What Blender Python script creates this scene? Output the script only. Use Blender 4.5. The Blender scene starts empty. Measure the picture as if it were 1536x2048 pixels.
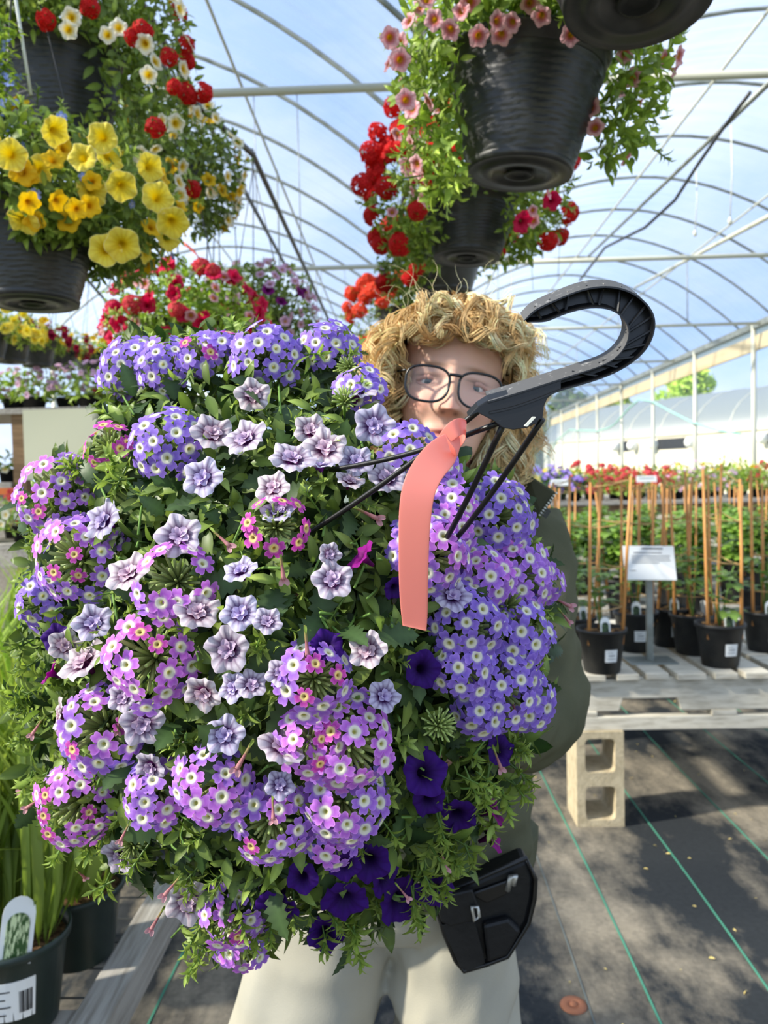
import bpy, math, random
import numpy as np
from mathutils import Vector, Matrix
random.seed(11)
rng = np.random.default_rng(11)
S = bpy.context.scene
COL = S.collection
R = math.radians
PI = math.pi

# ------------------------------------------------------------------ camera
CAM = np.array([0.0, 0.0, 1.42])
FPX = 1540.0                       # focal length in pixels of the 1536x2048 frame
PITCH, YAW, ROLL = R(-2.3), R(-1.4), R(1.3)
_f = np.array([math.sin(YAW)*math.cos(PITCH), math.cos(YAW)*math.cos(PITCH), math.sin(PITCH)])
_r0 = np.array([math.cos(YAW), -math.sin(YAW), 0.0])
_u0 = np.cross(_r0, _f)
_r = _r0*math.cos(ROLL) - _u0*math.sin(ROLL)
_u = _u0*math.cos(ROLL) + _r0*math.sin(ROLL)
cam_d = bpy.data.cameras.new('camera'); cam = bpy.data.objects.new('camera', cam_d); COL.objects.link(cam)
cam.matrix_world = Matrix(((_r[0], _u[0], -_f[0], CAM[0]), (_r[1], _u[1], -_f[1], CAM[1]), (_r[2], _u[2], -_f[2], CAM[2]), (0, 0, 0, 1)))
cam_d.sensor_fit = 'VERTICAL'; cam_d.sensor_height = 36.0; cam_d.lens = FPX/2048*36.0
cam_d.clip_start = 0.02; cam_d.clip_end = 300
cam_d.dof.use_dof = True; cam_d.dof.focus_distance = 0.58; cam_d.dof.aperture_fstop = 10.5
S.camera = cam

def P(x, y, d):
    """a surveyed point: the pixel it was measured at and its distance from the lens"""
    return CAM + d*(_f + (x-768)/FPX*_r - (y-1024)/FPX*_u)
def PZ(x, y, z):
    v = _f + (x-768)/FPX*_r - (y-1024)/FPX*_u
    return CAM + v*((z-CAM[2])/v[2])

# ------------------------------------------------------------------ world, sun, exposure
S.view_settings.view_transform = 'Standard'; S.view_settings.look = 'None'
S.view_settings.gamma = 1.0; S.view_settings.use_curve_mapping = False
S.view_settings.exposure = 0.0
w = bpy.data.worlds.new('sky'); S.world = w; w.use_nodes = True
nt = w.node_tree; nt.nodes.clear()
tc = nt.nodes.new('ShaderNodeTexCoord'); sep = nt.nodes.new('ShaderNodeSeparateXYZ')
nt.links.new(tc.outputs['Generated'], sep.inputs[0])
ramp = nt.nodes.new('ShaderNodeValToRGB'); nt.links.new(sep.outputs['Z'], ramp.inputs[0])
e = ramp.color_ramp.elements
e[0].position = 0.0; e[0].color = (0.40, 0.60, 0.95, 1); e[1].position = 0.6; e[1].color = (0.42, 0.58, 0.90, 1)
mp = nt.nodes.new('ShaderNodeMapping'); mp.inputs['Scale'].default_value = (1.0, 1.0, 2.6); nt.links.new(tc.outputs['Generated'], mp.inputs[0])
nz = nt.nodes.new('ShaderNodeTexNoise'); nz.inputs['Scale'].default_value = 3.2; nz.inputs['Detail'].default_value = 7; nz.inputs['Roughness'].default_value = 0.6
nt.links.new(mp.outputs[0], nz.inputs['Vector'])
cr = nt.nodes.new('ShaderNodeValToRGB'); nt.links.new(nz.outputs['Fac'], cr.inputs[0])
cr.color_ramp.elements[0].position = 0.38; cr.color_ramp.elements[1].position = 0.74; cr.color_ramp.elements[1].color = (0.75, 0.75, 0.75, 1)
mx = nt.nodes.new('ShaderNodeMixRGB'); nt.links.new(cr.outputs[0], mx.inputs[0]); nt.links.new(ramp.outputs[0], mx.inputs[1]); mx.inputs[2].default_value = (0.86, 0.90, 0.96, 1)
bg = nt.nodes.new('ShaderNodeBackground'); nt.links.new(mx.outputs[0], bg.inputs[0]); bg.inputs[1].default_value = 1.5
wo = nt.nodes.new('ShaderNodeOutputWorld'); nt.links.new(bg.outputs[0], wo.inputs[0])
sun_d = bpy.data.lights.new('sun', 'SUN'); sun = bpy.data.objects.new('sun', sun_d); COL.objects.link(sun)
sun_d.energy = 11.5; sun_d.angle = R(3.0); sun_d.color = (1.0, 0.90, 0.74)
sun.rotation_euler = Vector((1.0, 0.30, -0.72)).to_track_quat('-Z', 'Y').to_euler()

# ------------------------------------------------------------------ colours and materials
def c(*v):
    """sRGB 0-255 to linear"""
    o = []
    for x in v[:3]:
        x = x/255.0
        o.append(x/12.92 if x <= 0.04045 else ((x+0.055)/1.055)**2.4)
    return tuple(o)
def c4(*v): return c(*v) + (1.0,)
class NT:
    def __init__(self, name):
        self.m = bpy.data.materials.new(name); self.m.use_nodes = True; self.t = self.m.node_tree; self.t.nodes.clear()
        self.out = self.t.nodes.new('ShaderNodeOutputMaterial')
    def n(self, ty, **kw):
        nd = self.t.nodes.new('ShaderNode'+ty)
        for k, v in kw.items():
            if k in nd.inputs: nd.inputs[k].default_value = v
            else: setattr(nd, k, v)
        return nd
    def l(self, a, b): self.t.links.new(a, b)
    def surf(self, s): self.l(s, self.out.inputs['Surface'])
def pmat(name, col, rough=0.6, spec=0.3, metal=0.0, var=None, bump=None, sss=0.0, coat=0.0):
    """var = (scale xyz, second colour, contrast low, high); bump = (scale xyz, strength, distance)"""
    q = NT(name)
    b = q.n('BsdfPrincipled'); b.inputs['Roughness'].default_value = rough; b.inputs['Metallic'].default_value = metal
    b.inputs['Specular IOR Level'].default_value = spec; b.inputs['Base Color'].default_value = col + (1,)
    if coat: b.inputs['Coat Weight'].default_value = coat
    if sss:
        b.inputs['Subsurface Weight'].default_value = sss; b.inputs['Subsurface Radius'].default_value = (0.012, 0.005, 0.003); b.inputs['Subsurface Scale'].default_value = 0.5
    if var or bump: co = q.n('TexCoord')
    if var:
        m = q.n('Mapping'); m.inputs['Scale'].default_value = var[0]; q.l(co.outputs['Object'], m.inputs[0])
        z = q.n('TexNoise', Scale=1.0, Detail=6.0, Roughness=0.6); q.l(m.outputs[0], z.inputs['Vector'])
        rp = q.n('ValToRGB'); q.l(z.outputs['Fac'], rp.inputs[0])
        rp.color_ramp.elements[0].position = var[2]; rp.color_ramp.elements[0].color = col + (1,)
        rp.color_ramp.elements[1].position = var[3]; rp.color_ramp.elements[1].color = var[1] + (1,)
        q.l(rp.outputs[0], b.inputs['Base Color'])
    if bump:
        m = q.n('Mapping'); m.inputs['Scale'].default_value = bump[0]; q.l(co.outputs['Object'], m.inputs[0])
        z = q.n('TexNoise', Scale=1.0, Detail=5.0); q.l(m.outputs[0], z.inputs['Vector'])
        bp = q.n('Bump', Strength=bump[1], Distance=bump[2]); q.l(z.outputs['Fac'], bp.inputs['Height']); q.l(bp.outputs[0], b.inputs['Normal'])
    q.surf(b.outputs[0]); return q.m
def plantmat(name, trans=0.3, rough=0.5, spec=0.3, boost=1.25, var=0.25):
    q = NT(name)
    a = q.n('Attribute', attribute_name='Col'); oi = q.n('ObjectInfo')
    mr = q.n('MapRange'); mr.inputs['To Min'].default_value = 1-var; mr.inputs['To Max'].default_value = 1+var; q.l(oi.outputs['Random'], mr.inputs['Value'])
    h = q.n('HueSaturation'); q.l(a.outputs['Color'], h.inputs['Color']); q.l(mr.outputs[0], h.inputs['Value'])
    b = q.n('BsdfPrincipled'); b.inputs['Roughness'].default_value = rough; b.inputs['Specular IOR Level'].default_value = spec; q.l(h.outputs[0], b.inputs['Base Color'])
    g = q.n('HueSaturation', Saturation=1.08, Value=boost); q.l(h.outputs[0], g.inputs['Color'])
    t = q.n('BsdfTranslucent'); q.l(g.outputs[0], t.inputs['Color'])
    m = q.n('MixShader', Fac=trans); q.l(b.outputs[0], m.inputs[1]); q.l(t.outputs[0], m.inputs[2])
    q.surf(m.outputs[0]); return q.m
def filmmat(name, clear, white, streak=None, gloss=0.05, tint=(0.93, 0.96, 0.98)):
    """plastic film: clear = share that passes straight through"""
    q = NT(name)
    tr = q.n('BsdfTransparent'); tr.inputs['Color'].default_value = tint + (1,)
    tl = q.n('BsdfTranslucent'); tl.inputs['Color'].default_value = white + (1,)
    gl = q.n('BsdfGlossy', Roughness=0.25)
    m1 = q.n('MixShader', Fac=1-clear); q.l(tr.outputs[0], m1.inputs[1]); q.l(tl.outputs[0], m1.inputs[2])
    if streak:
        co = q.n('TexCoord'); mpp = q.n('Mapping'); mpp.inputs['Scale'].default_value = streak[0]; q.l(co.outputs['Object'], mpp.inputs[0])
        z = q.n('TexNoise', Scale=1.0, Detail=4.0, Distortion=1.2); q.l(mpp.outputs[0], z.inputs['Vector'])
        mr = q.n('MapRange'); mr.inputs['From Min'].default_value = 0.45; mr.inputs['From Max'].default_value = 0.72
        mr.inputs['To Min'].default_value = 1-clear; mr.inputs['To Max'].default_value = min(1, 1-clear+streak[1])
        q.l(z.outputs['Fac'], mr.inputs['Value']); q.l(mr.outputs[0], m1.inputs[0])
    m2 = q.n('MixShader', Fac=gloss); q.l(m1.outputs[0], m2.inputs[1]); q.l(gl.outputs[0], m2.inputs[2])
    q.surf(m2.outputs[0]); return q.m

M = {}
M['leaf'] = plantmat('leaf', 0.30, 0.45, 0.35, 1.5)
M['petal'] = plantmat('petal', 0.30, 0.6, 0.15, 1.05, 0.12)
M['film'] = filmmat('roof_film', 0.80, (0.52, 0.58, 0.63), ((0.5, 7.0, 0.5), 0.16), 0.04, (0.84, 0.88, 0.93))
M['film_clear'] = filmmat('wall_film', 0.95, (0.7, 0.75, 0.78), None, 0.02, (0.97, 0.98, 0.99))
M['film_white'] = filmmat('milky_film', 0.10, (0.80, 0.85, 0.88), None, 0.05)
M['steel'] = pmat('galvanised_steel', c(150, 155, 150), 0.45, 0.5, 0.35, ((8, 8, 8), c(120, 125, 118), 0.4, 0.65))
M['steel_pale'] = pmat('pale_pipe', c(196, 196, 180), 0.5, 0.4, 0.1)
M['black_plastic'] = pmat('black_plastic', c(36, 37, 40), 0.4, 0.6, 0, ((30, 30, 30), c(54, 55, 57), 0.4, 0.75), ((60, 60, 60), 0.12, 0.004))
M['hook_black'] = pmat('hook_plastic', c(12, 12, 13), 0.36, 0.5, 0, ((260, 260, 260), c(120, 120, 120), 0.68, 0.8))
M['hook_sheen_scuffs'] = pmat('hook_plastic_sheen_scuffs', c(84, 83, 82), 0.55, 0.5, 0, ((220, 220, 220), c(170, 168, 164), 0.6, 0.75))  # paler grey puts sky sheen into the colour; the speckles are scuffs
M['pot_black'] = pmat('nursery_pot_black', c(28, 29, 30), 0.5, 0.4, 0, ((18, 18, 18), c(52, 50, 46), 0.45, 0.75))
M['pot_green'] = pmat('nursery_pot_green', c(28, 42, 38), 0.45, 0.4, 0, ((14, 14, 14), c(40, 54, 50), 0.4, 0.7))
M['soil'] = pmat('potting_mix', c(66, 48, 34), 0.95, 0.1, 0, ((90, 90, 90), c(128, 100, 70), 0.45, 0.65), ((120, 120, 120), 0.9, 0.01))
M['chips'] = pmat('bark_chips', c(176, 138, 92), 0.9, 0.1, 0, ((40, 40, 40), c(112, 80, 52), 0.4, 0.7))
M['wood_white'] = pmat('weathered_white_wood', c(206, 200, 184), 0.8, 0.15, 0, ((10, 60, 60), c(160, 152, 134), 0.45, 0.75), ((12, 90, 90), 0.3, 0.004))
M['wood_grey'] = pmat('weathered_grey_wood', c(168, 164, 156), 0.85, 0.12, 0, ((70, 4, 70), c(120, 114, 104), 0.42, 0.72), ((90, 6, 90), 0.4, 0.004))
M['wood_brown'] = pmat('bench_wood', c(146, 120, 92), 0.8, 0.15, 0, ((3, 40, 40), c(104, 82, 60), 0.4, 0.7))
M['wood_cream'] = pmat('hip_board', c(190, 178, 150), 0.7, 0.2, 0, ((30, 0.6, 30), c(186, 160, 116), 0.5, 0.78))
M['panel_beige'] = pmat('beige_panel', c(196, 197, 172), 0.6, 0.25)
M['bamboo'] = pmat('bamboo', c(214, 152, 88), 0.5, 0.3, 0, ((30, 30, 6), c(178, 118, 62), 0.45, 0.75))
M['twine'] = pmat('twine', c(196, 160, 110), 0.9, 0.1)
M['white_paper'] = pmat('white_card', c(232, 234, 232), 0.5, 0.3)
M['ink'] = pmat('black_ink', c(40, 40, 42), 0.8, 0.1)
M['tag_green'] = pmat('printed_foliage', c(34, 52, 34), 0.4, 0.3, 0, ((120, 120, 120), c(120, 150, 90), 0.5, 0.68))
M['tag_grass'] = pmat('printed_grass', c(52, 84, 40), 0.4, 0.3, 0, ((240, 240, 60), c(206, 220, 170), 0.48, 0.58))
M['concrete'] = pmat('concrete_block', c(196, 182, 152), 0.95, 0.08, 0, ((25, 25, 25), c(166, 152, 124), 0.4, 0.7), ((160, 160, 160), 0.5, 0.006))
M['green_line'] = pmat('green_marker_thread', c(76, 142, 118), 0.7, 0.2)
M['grey_line'] = pmat('grey_thread', c(110, 118, 116), 0.8, 0.1)
M['copper'] = pmat('rusty_washer', c(150, 98, 72), 0.6, 0.4, 0.3)
M['hose'] = pmat('green_hose', c(156, 206, 190), 0.5, 0.35)
M['coral_tape'] = None
M['coral_rod'] = pmat('coral_plastic', c(236, 110, 96), 0.4, 0.4)
M['wire'] = pmat('dark_wire', c(70, 74, 74), 0.4, 0.5, 0.4)
M['emitter'] = pmat('pale_plastic', c(214, 216, 204), 0.5, 0.3)
M['jacket'] = pmat('olive_cotton', c(96, 96, 76), 0.9, 0.08, 0, ((6, 6, 6), c(80, 82, 64), 0.4, 0.7), ((420, 420, 420), 0.25, 0.002))
M['jacket_dark'] = pmat('olive_lining', c(78, 79, 62), 0.9, 0.08)
M['zip'] = pmat('zip_metal', c(190, 190, 184), 0.35, 0.5, 0.7)
M['trousers'] = pmat('cream_denim', c(170, 165, 148), 0.9, 0.06, 0, ((5, 5, 5), c(156, 154, 142), 0.4, 0.7), ((500, 500, 500), 0.25, 0.002))
M['pouch'] = pmat('black_leather', c(16, 18, 21), 0.45, 0.35, 0, None, ((60, 60, 60), 0.3, 0.004))
M['pouch_edge'] = pmat('pouch_piping', c(10, 11, 13), 0.35, 0.5)
M['shoe'] = pmat('brown_boot', c(70, 52, 38), 0.7, 0.2)
M['glasses'] = pmat('black_frame', c(18, 20, 24), 0.25, 0.6)
M['eye_white'] = pmat('eyeball', c(222, 214, 208), 0.2, 0.5)
M['iris'] = pmat('iris', c(88, 92, 84), 0.2, 0.5)
M['pupil'] = pmat('pupil', c(12, 12, 12), 0.15, 0.6)
M['bark'] = pmat('tree_bark', c(92, 78, 62), 0.95, 0.05)
M['cream_wall'] = pmat('cream_siding', c(226, 220, 198), 0.7, 0.2)
M['outside'] = pmat('outside_ground', c(120, 128, 84), 0.95, 0.05, 0, ((0.6, 0.6, 0.6), c(150, 146, 120), 0.4, 0.7))
M['tray'] = pmat('black_tray', c(22, 22, 24), 0.5, 0.35)
M['terracotta'] = pmat('terracotta', c(186, 106, 62), 0.8, 0.15)
# skin and hair take their colour from the mesh
def vcolmat(name, rough, spec, sss=0.0, noise=0.0):
    q = NT(name); a = q.n('Attribute', attribute_name='Col'); b = q.n('BsdfPrincipled')
    b.inputs['Roughness'].default_value = rough; b.inputs['Specular IOR Level'].default_value = spec; q.l(a.outputs['Color'], b.inputs['Base Color'])
    if sss:
        b.inputs['Subsurface Weight'].default_value = sss; b.inputs['Subsurface Radius'].default_value = (1.0, 0.35, 0.2); b.inputs['Subsurface Scale'].default_value = 0.006
    q.surf(b.outputs[0]); return q.m
M['skin'] = vcolmat('skin', 0.5, 0.3, 0.25)
M['hair'] = vcolmat('blond_hair', 0.42, 0.35)
q = NT('spectacle_lens'); tr = q.n('BsdfTransparent'); gl = q.n('BsdfGlossy', Roughness=0.03); mm = q.n('MixShader', Fac=0.05)
q.l(tr.outputs[0], mm.inputs[1]); q.l(gl.outputs[0], mm.inputs[2]); q.surf(mm.outputs[0]); M['lens'] = q.m
q = NT('coral_flagging_tape'); b = q.n('BsdfPrincipled', Roughness=0.28); b.inputs['Base Color'].default_value = c4(252, 156, 142); b.inputs['Specular IOR Level'].default_value = 0.5
t = q.n('BsdfTranslucent'); t.inputs['Color'].default_value = c4(255, 146, 128); mm = q.n('MixShader', Fac=0.3)
q.l(b.outputs[0], mm.inputs[1]); q.l(t.outputs[0], mm.inputs[2]); q.surf(mm.outputs[0]); M['coral_tape'] = q.m
# woven ground cover: dark cloth with pale dust trodden into it
q = NT('ground_cover'); co = q.n('TexCoord'); b = q.n('BsdfPrincipled', Roughness=0.85); b.inputs['Specular IOR Level'].default_value = 0.2
mpn = q.n('Mapping'); mpn.inputs['Scale'].default_value = (1.5, 0.8, 1); q.l(co.outputs['Object'], mpn.inputs[0])
z1 = q.n('TexNoise', Scale=1.6, Detail=8.0, Roughness=0.65); q.l(mpn.outputs[0], z1.inputs['Vector'])
r1 = q.n('ValToRGB'); q.l(z1.outputs['Fac'], r1.inputs[0])
r1.color_ramp.elements[0].position = 0.45; r1.color_ramp.elements[0].color = c4(50, 54, 57)
r1.color_ramp.elements[1].position = 0.62; r1.color_ramp.elements[1].color = c4(160, 150, 132)
z2 = q.n('TexNoise', Scale=60.0, Detail=3.0); q.l(co.outputs['Object'], z2.inputs['Vector'])
mx2 = q.n('MixRGB', blend_type='MULTIPLY'); mx2.inputs[0].default_value = 0.5; q.l(r1.outputs[0], mx2.inputs[1]); q.l(z2.outputs['Fac'], mx2.inputs[2])
q.l(mx2.outputs[0], b.inputs['Base Color'])
bp = q.n('Bump', Strength=0.3, Distance=0.003); q.l(z2.outputs['Fac'], bp.inputs['Height']); q.l(bp.outputs[0], b.inputs['Normal'])
q.surf(b.outputs[0]); M['floor'] = q.m

# ------------------------------------------------------------------ mesh and object helpers
def tri_mesh(name, V, F, C=None, smooth=True):
    V = np.asarray(V, dtype=np.float32).reshape(-1, 3); F = np.asarray(F, dtype=np.int32).reshape(-1, 3)
    me = bpy.data.meshes.new(name)
    me.vertices.add(len(V)); me.vertices.foreach_set('co', V.ravel())
    me.loops.add(F.size); me.loops.foreach_set('vertex_index', F.ravel())
    me.polygons.add(len(F)); me.polygons.foreach_set('loop_start', np.arange(0, F.size, 3, dtype=np.int32))
    me.polygons.foreach_set('use_smooth', np.full(len(F), smooth, dtype=bool))
    if C is not None:
        a = me.color_attributes.new('Col', 'FLOAT_COLOR', 'POINT')
        cc = np.ones((len(V), 4), dtype=np.float32); cc[:, :3] = C; a.data.foreach_set('color', cc.ravel())
    me.update(calc_edges=True)
    return me
class MB:
    """collects polygons for one mesh"""
    def __init__(self): self.v = []; self.f = []
    def add(self, V, F):
        k = len(self.v); self.v += [tuple(p) for p in V]; self.f += [tuple(i+k for i in q) for q in F]; return self
    def box(self, lo, hi, M4=None):
        x0, y0, z0 = lo; x1, y1, z1 = hi
        V = [(x0, y0, z0), (x1, y0, z0), (x1, y1, z0), (x0, y1, z0), (x0, y0, z1), (x1, y0, z1), (x1, y1, z1), (x0, y1, z1)]
        if M4 is not None: V = [tuple(M4 @ Vector(p)) for p in V]
        return self.add(V, [(3, 2, 1, 0), (4, 5, 6, 7), (0, 1, 5, 4), (1, 2, 6, 5), (2, 3, 7, 6), (3, 0, 4, 7)])
    def prism(self, poly, ext):
        n = len(poly); ext = np.asarray(ext)
        V = [np.asarray(p) for p in poly] + [np.asarray(p)+ext for p in poly]
        return self.add(V, [tuple(range(n))[::-1], tuple(range(n, 2*n))] + [(i, (i+1) % n, n+(i+1) % n, n+i) for i in range(n)])
    def tube(self, pts, r, sides=8, closed=False, cap=True):
        pts = np.asarray(pts, float); n = len(pts); rr = np.broadcast_to(np.asarray(r, float), (n,))
        if closed: tg = np.roll(pts, -1, 0)-np.roll(pts, 1, 0)
        else: tg = np.gradient(pts, axis=0)
        tg /= np.linalg.norm(tg, axis=1)[:, None]+1e-12
        a = np.array([0, 0, 1.0]) if abs(tg[0][2]) < 0.9 else np.array([1.0, 0, 0])
        V = []; prev = None
        for i in range(n):
            if prev is None: nn = np.cross(tg[i], a)
            else: nn = prev - tg[i]*np.dot(prev, tg[i])
            nn /= np.linalg.norm(nn)+1e-12; prev = nn; b = np.cross(tg[i], nn)
            for k in range(sides):
                th = 2*PI*k/sides; V.append(pts[i]+rr[i]*(math.cos(th)*nn+math.sin(th)*b))
        F = []
        for i in range(n if closed else n-1):
            j = (i+1) % n
            for k in range(sides):
                k2 = (k+1) % sides; F.append((i*sides+k, i*sides+k2, j*sides+k2, j*sides+k))
        if cap and not closed:
            F.append(tuple(range(sides))[::-1]); F.append(tuple((n-1)*sides+k for k in range(sides)))
        return self.add(V, F)
    def lathe(self, prof, seg=32, M4=None, cap_first=True, cap_last=False):
        V = []; n = len(prof)
        for r, z in prof:
            for k in range(seg):
                th = 2*PI*k/seg; p = Vector((r*math.cos(th), r*math.sin(th), z)); V.append(tuple(M4 @ p) if M4 is not None else tuple(p))
        F = []
        for i in range(n-1):
            for k in range(seg):
                k2 = (k+1) % seg; F.append((i*seg+k, i*seg+k2, (i+1)*seg+k2, (i+1)*seg+k))
        if cap_first: F.append(tuple(range(seg))[::-1])
        if cap_last: F.append(tuple((n-1)*seg+k for k in range(seg)))
        return self.add(V, F)
    def mesh(self, name, smooth=False):
        me = bpy.data.meshes.new(name); me.from_pydata([tuple(map(float, p)) for p in self.v], [], self.f)
        if smooth: me.polygons.foreach_set('use_smooth', [True]*len(me.polygons))
        me.update(); return me
WM = {}
I4 = Matrix.Identity(4)
def put(name, data, parent=None, world=None, mat=None, kind=None, bevel=0.0, auto=False):
    """link one object; world = its matrix in the scene"""
    if mat is not None and data is not None and not data.materials: data.materials.append(M[mat] if isinstance(mat, str) else mat)
    o = bpy.data.objects.new(name, data); COL.objects.link(o)
    wm = world if world is not None else I4
    o.matrix_basis = wm
    if parent is not None:
        o.parent = parent; o.matrix_parent_inverse = WM[parent.name].inverted()
    WM[o.name] = wm.copy()
    if kind: o['kind'] = kind
    if bevel:
        b = o.modifiers.new('edge', 'BEVEL'); b.width = bevel; b.segments = 2; b.limit_method = 'ANGLE'
    return o
def thing(name, label, cat, loc, group=None, data=None, mat=None, world=None):
    o = put(name, data, None, world if world is not None else Matrix.Translation(Vector(loc)), mat)
    o['label'] = label; o['category'] = cat
    if group: o['group'] = group
    return o
def tagged(o, label, cat, group=None):
    o['label'] = label; o['category'] = cat
    if group: o['group'] = group
    return o
def unit(v):
    v = np.asarray(v, float); return v/(np.linalg.norm(v)+1e-12)
def basis(z, ydir, pos, s=1.0):
    """matrix whose Y runs along ydir and Z faces z"""
    y = unit(ydir); x = np.cross(y, z)
    if np.linalg.norm(x) < 1e-6: x = np.cross(y, [0.3, 0.8, 0.5])
    x = unit(x); zz = np.cross(x, y)
    return Matrix(((x[0]*s, y[0]*s, zz[0]*s, pos[0]), (x[1]*s, y[1]*s, zz[1]*s, pos[1]), (x[2]*s, y[2]*s, zz[2]*s, pos[2]), (0, 0, 0, 1)))
def facing(z, pos, s=1.0, spin=None):
    """matrix whose Z faces z, spun at random"""
    z = unit(z); a = np.array([0, 0, 1.0]) if abs(z[2]) < 0.9 else np.array([1.0, 0, 0])
    x = unit(np.cross(a, z)); y = np.cross(z, x); th = random.uniform(0, 2*PI) if spin is None else spin
    X = x*math.cos(th)+y*math.sin(th); Y = np.cross(z, X)
    return Matrix(((X[0]*s, Y[0]*s, z[0]*s, pos[0]), (X[1]*s, Y[1]*s, z[1]*s, pos[1]), (X[2]*s, Y[2]*s, z[2]*s, pos[2]), (0, 0, 0, 1)))
def merge(items):
    """items: (template, matrix, tint) -> V, F, C of one mesh"""
    by = {}
    for T, m, t in items: by.setdefault(id(T), (T, [], []))[1].append(m); by[id(T)][2].append(t)
    Vs, Fs, Cs = [], [], []; k = 0
    for T, ms, ts in by.values():
        A = np.array([[list(r_) for r_ in m] for m in ms]); tv, tf, tcol = T
        V = np.einsum('nij,vj->nvi', A[:, :3, :3], tv)+A[:, None, :3, 3]
        n = len(ms); nv = len(tv)
        Vs.append(V.reshape(-1, 3)); Fs.append((tf[None]+(np.arange(n)*nv)[:, None, None]).reshape(-1, 3)+k)
        Cs.append((tcol[None]*np.asarray(ts)[:, None, :]).reshape(-1, 3)); k += n*nv
    return np.concatenate(Vs), np.concatenate(Fs), np.concatenate(Cs)
def stuff(name, items, parent, mat='leaf', kind='stuff'):
    V, F, C = merge(items); return put(name, tri_mesh(name, V, F, C), parent, None, mat, kind)
def combine(Ts):
    V, F, C = merge([(T, m, (1, 1, 1)) for T, m in Ts]); return (V, F, C)
# ------------------------------------------------------------------ leaf and flower templates: (verts, triangles, vertex colours)
def T_leaf(L=1.0, W=0.4, n=6, fold=0.3, curl=0.3, serr=0.0, c0=(60, 92, 34), c1=(96, 132, 52), rib=1.35):
    t = np.linspace(0, 1, n+1); w = W*0.5*np.sin(PI*np.clip(t, 0, 1)**0.8)**0.85
    w[0] = 0.03*W; w[-1] = 0.0
    if serr: w = w*(1+serr*np.where(np.arange(n+1) % 2 == 0, -1, 1))
    y = L*(t-0.08*curl*t*t); z = -curl*L*t*t*0.6+0.12*curl*L*np.sin(PI*t)
    V, C = [], []
    a, b = np.array(c(*c0)), np.array(c(*c1))
    for i in range(n+1):
        col = a*(1-t[i])+b*t[i]
        for s in (-1, 0, 1):
            V.append((s*w[i], y[i], z[i]+abs(s)*fold*w[i])); C.append(col*(rib if s == 0 else 1))
    F = []
    for i in range(n):
        p = 3*i
        for s in (0, 1): F += [(p+s, p+s+1, p+s+4), (p+s, p+s+4, p+s+3)]
    return np.array(V), np.array(F), np.array(C)
def polar(nang, rows, outline, height, color):
    """rows: fractions; outline(th) radius; height(r, th); color(f, th)"""
    th = np.arange(nang)*2*PI/nang; V = [(0, 0, height(0, 0))]; C = [color(0, 0)]
    for f in rows:
        for a in th:
            r_ = outline(a, f); V.append((r_*math.cos(a), r_*math.sin(a), height(f, a))); C.append(color(f, a))
    F = [(0, 1+k, 1+(k+1) % nang) for k in range(nang)]
    for i in range(len(rows)-1):
        b0 = 1+i*nang
        for k in range(nang):
            k2 = (k+1) % nang; F += [(b0+k, b0+nang+k, b0+nang+k2), (b0+k, b0+nang+k2, b0+k2)]
    return np.array(V), np.array(F), np.array(C)
def lerp(a, b, t): return np.asarray(a)*(1-t)+np.asarray(b)*t
def T_floret(body, edge, eye=(246, 244, 222), throat=(176, 172, 90), seed=0):
    rr = random.Random(seed); wob = [rr.uniform(0.92, 1.05) for _ in range(5)]; tilt = [rr.uniform(-0.12, 0.14) for _ in range(5)]
    B, E, Y, T = (np.array(c(*k)) for k in (body, edge, eye, throat))
    def ph(a):
        k = int(a/(2*PI)*5+0.5) % 5; return ((a/(2*PI)*5+0.5) % 1)*2-1, k
    def outl(a, f):
        p, k = ph(a)
        if f <= 0.42: return f
        Rr = (1-0.52*abs(p)**3.2-0.13*math.exp(-(p/0.2)**2))*wob[k]; return 0.42+(max(Rr, 0.46)-0.42)*(f-0.42)/0.58
    def hgt(f, a):
        p, k = ph(a); return -0.25*(1-min(f/0.2, 1))+0.05*f+(f > 0.4)*(tilt[k]*(f-0.4)+0.10*(f-0.4)*p*p-0.08*f*f)
    def colr(f, a):
        p, k = ph(a)
        if f < 0.09: return T
        if f < 0.3: return lerp(T, Y, 0.8)
        if f < 0.36: return lerp(Y, B, 0.12)
        if f < 0.5: return lerp(Y, B, 0.75+0.2*abs(p))
        return lerp(B, E, max(0, (f-0.6)/0.4)**2)
    return polar(40, [0.08, 0.2, 0.34, 0.43, 0.62, 0.86, 1.0], outl, hgt, colr)
def T_trumpet(throat, mid, edge, lobe=0.16, depth=0.9, veins=0.0, ruffle=0.06, flare=1.0, vein=None, rim=None):
    A, Bm, E = (np.array(c(*k)) for k in (throat, mid, edge)); vc = np.array(c(*(vein or mid))); rm = np.array(c(*(rim or edge)))
    prof = [(0.10, -depth), (0.16, -depth*0.55), (0.28, -depth*0.2), (0.48, -0.02), (0.72, 0.05), (0.92, 0.05), (1.0, 0.02)]
    fr = [p[0] for p in prof]
    def outl(a, f):
        return f*(1-(lobe*(0.5-0.5*math.cos(5*a))**1.5 if f > 0.5 else 0)*(f-0.4)/0.6)*flare
    def hgt(f, a):
        z = -depth*1.05
        for (r_, zz) in prof:
            if r_ <= f+1e-6: z = zz
        return z+(ruffle*(math.sin(10*a+0.5)+0.6*math.sin(15*a)) if f > 0.6 else 0)*f+(0.06*math.cos(5*a)*f if f > 0.4 else 0)
    def colr(f, a):
        if f < 0.2: k = A
        elif f < 0.4: k = lerp(A, Bm, 0.6)
        elif f < 0.6: k = lerp(Bm, E, 0.38)
        elif f < 0.95: k = E
        else: k = rm
        if veins and f > 0.2: k = lerp(k, vc, veins*max(0, math.cos(15*a))**6*(1-0.6*f))
        return k
    return polar(45, fr, outl, hgt, colr)
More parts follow.
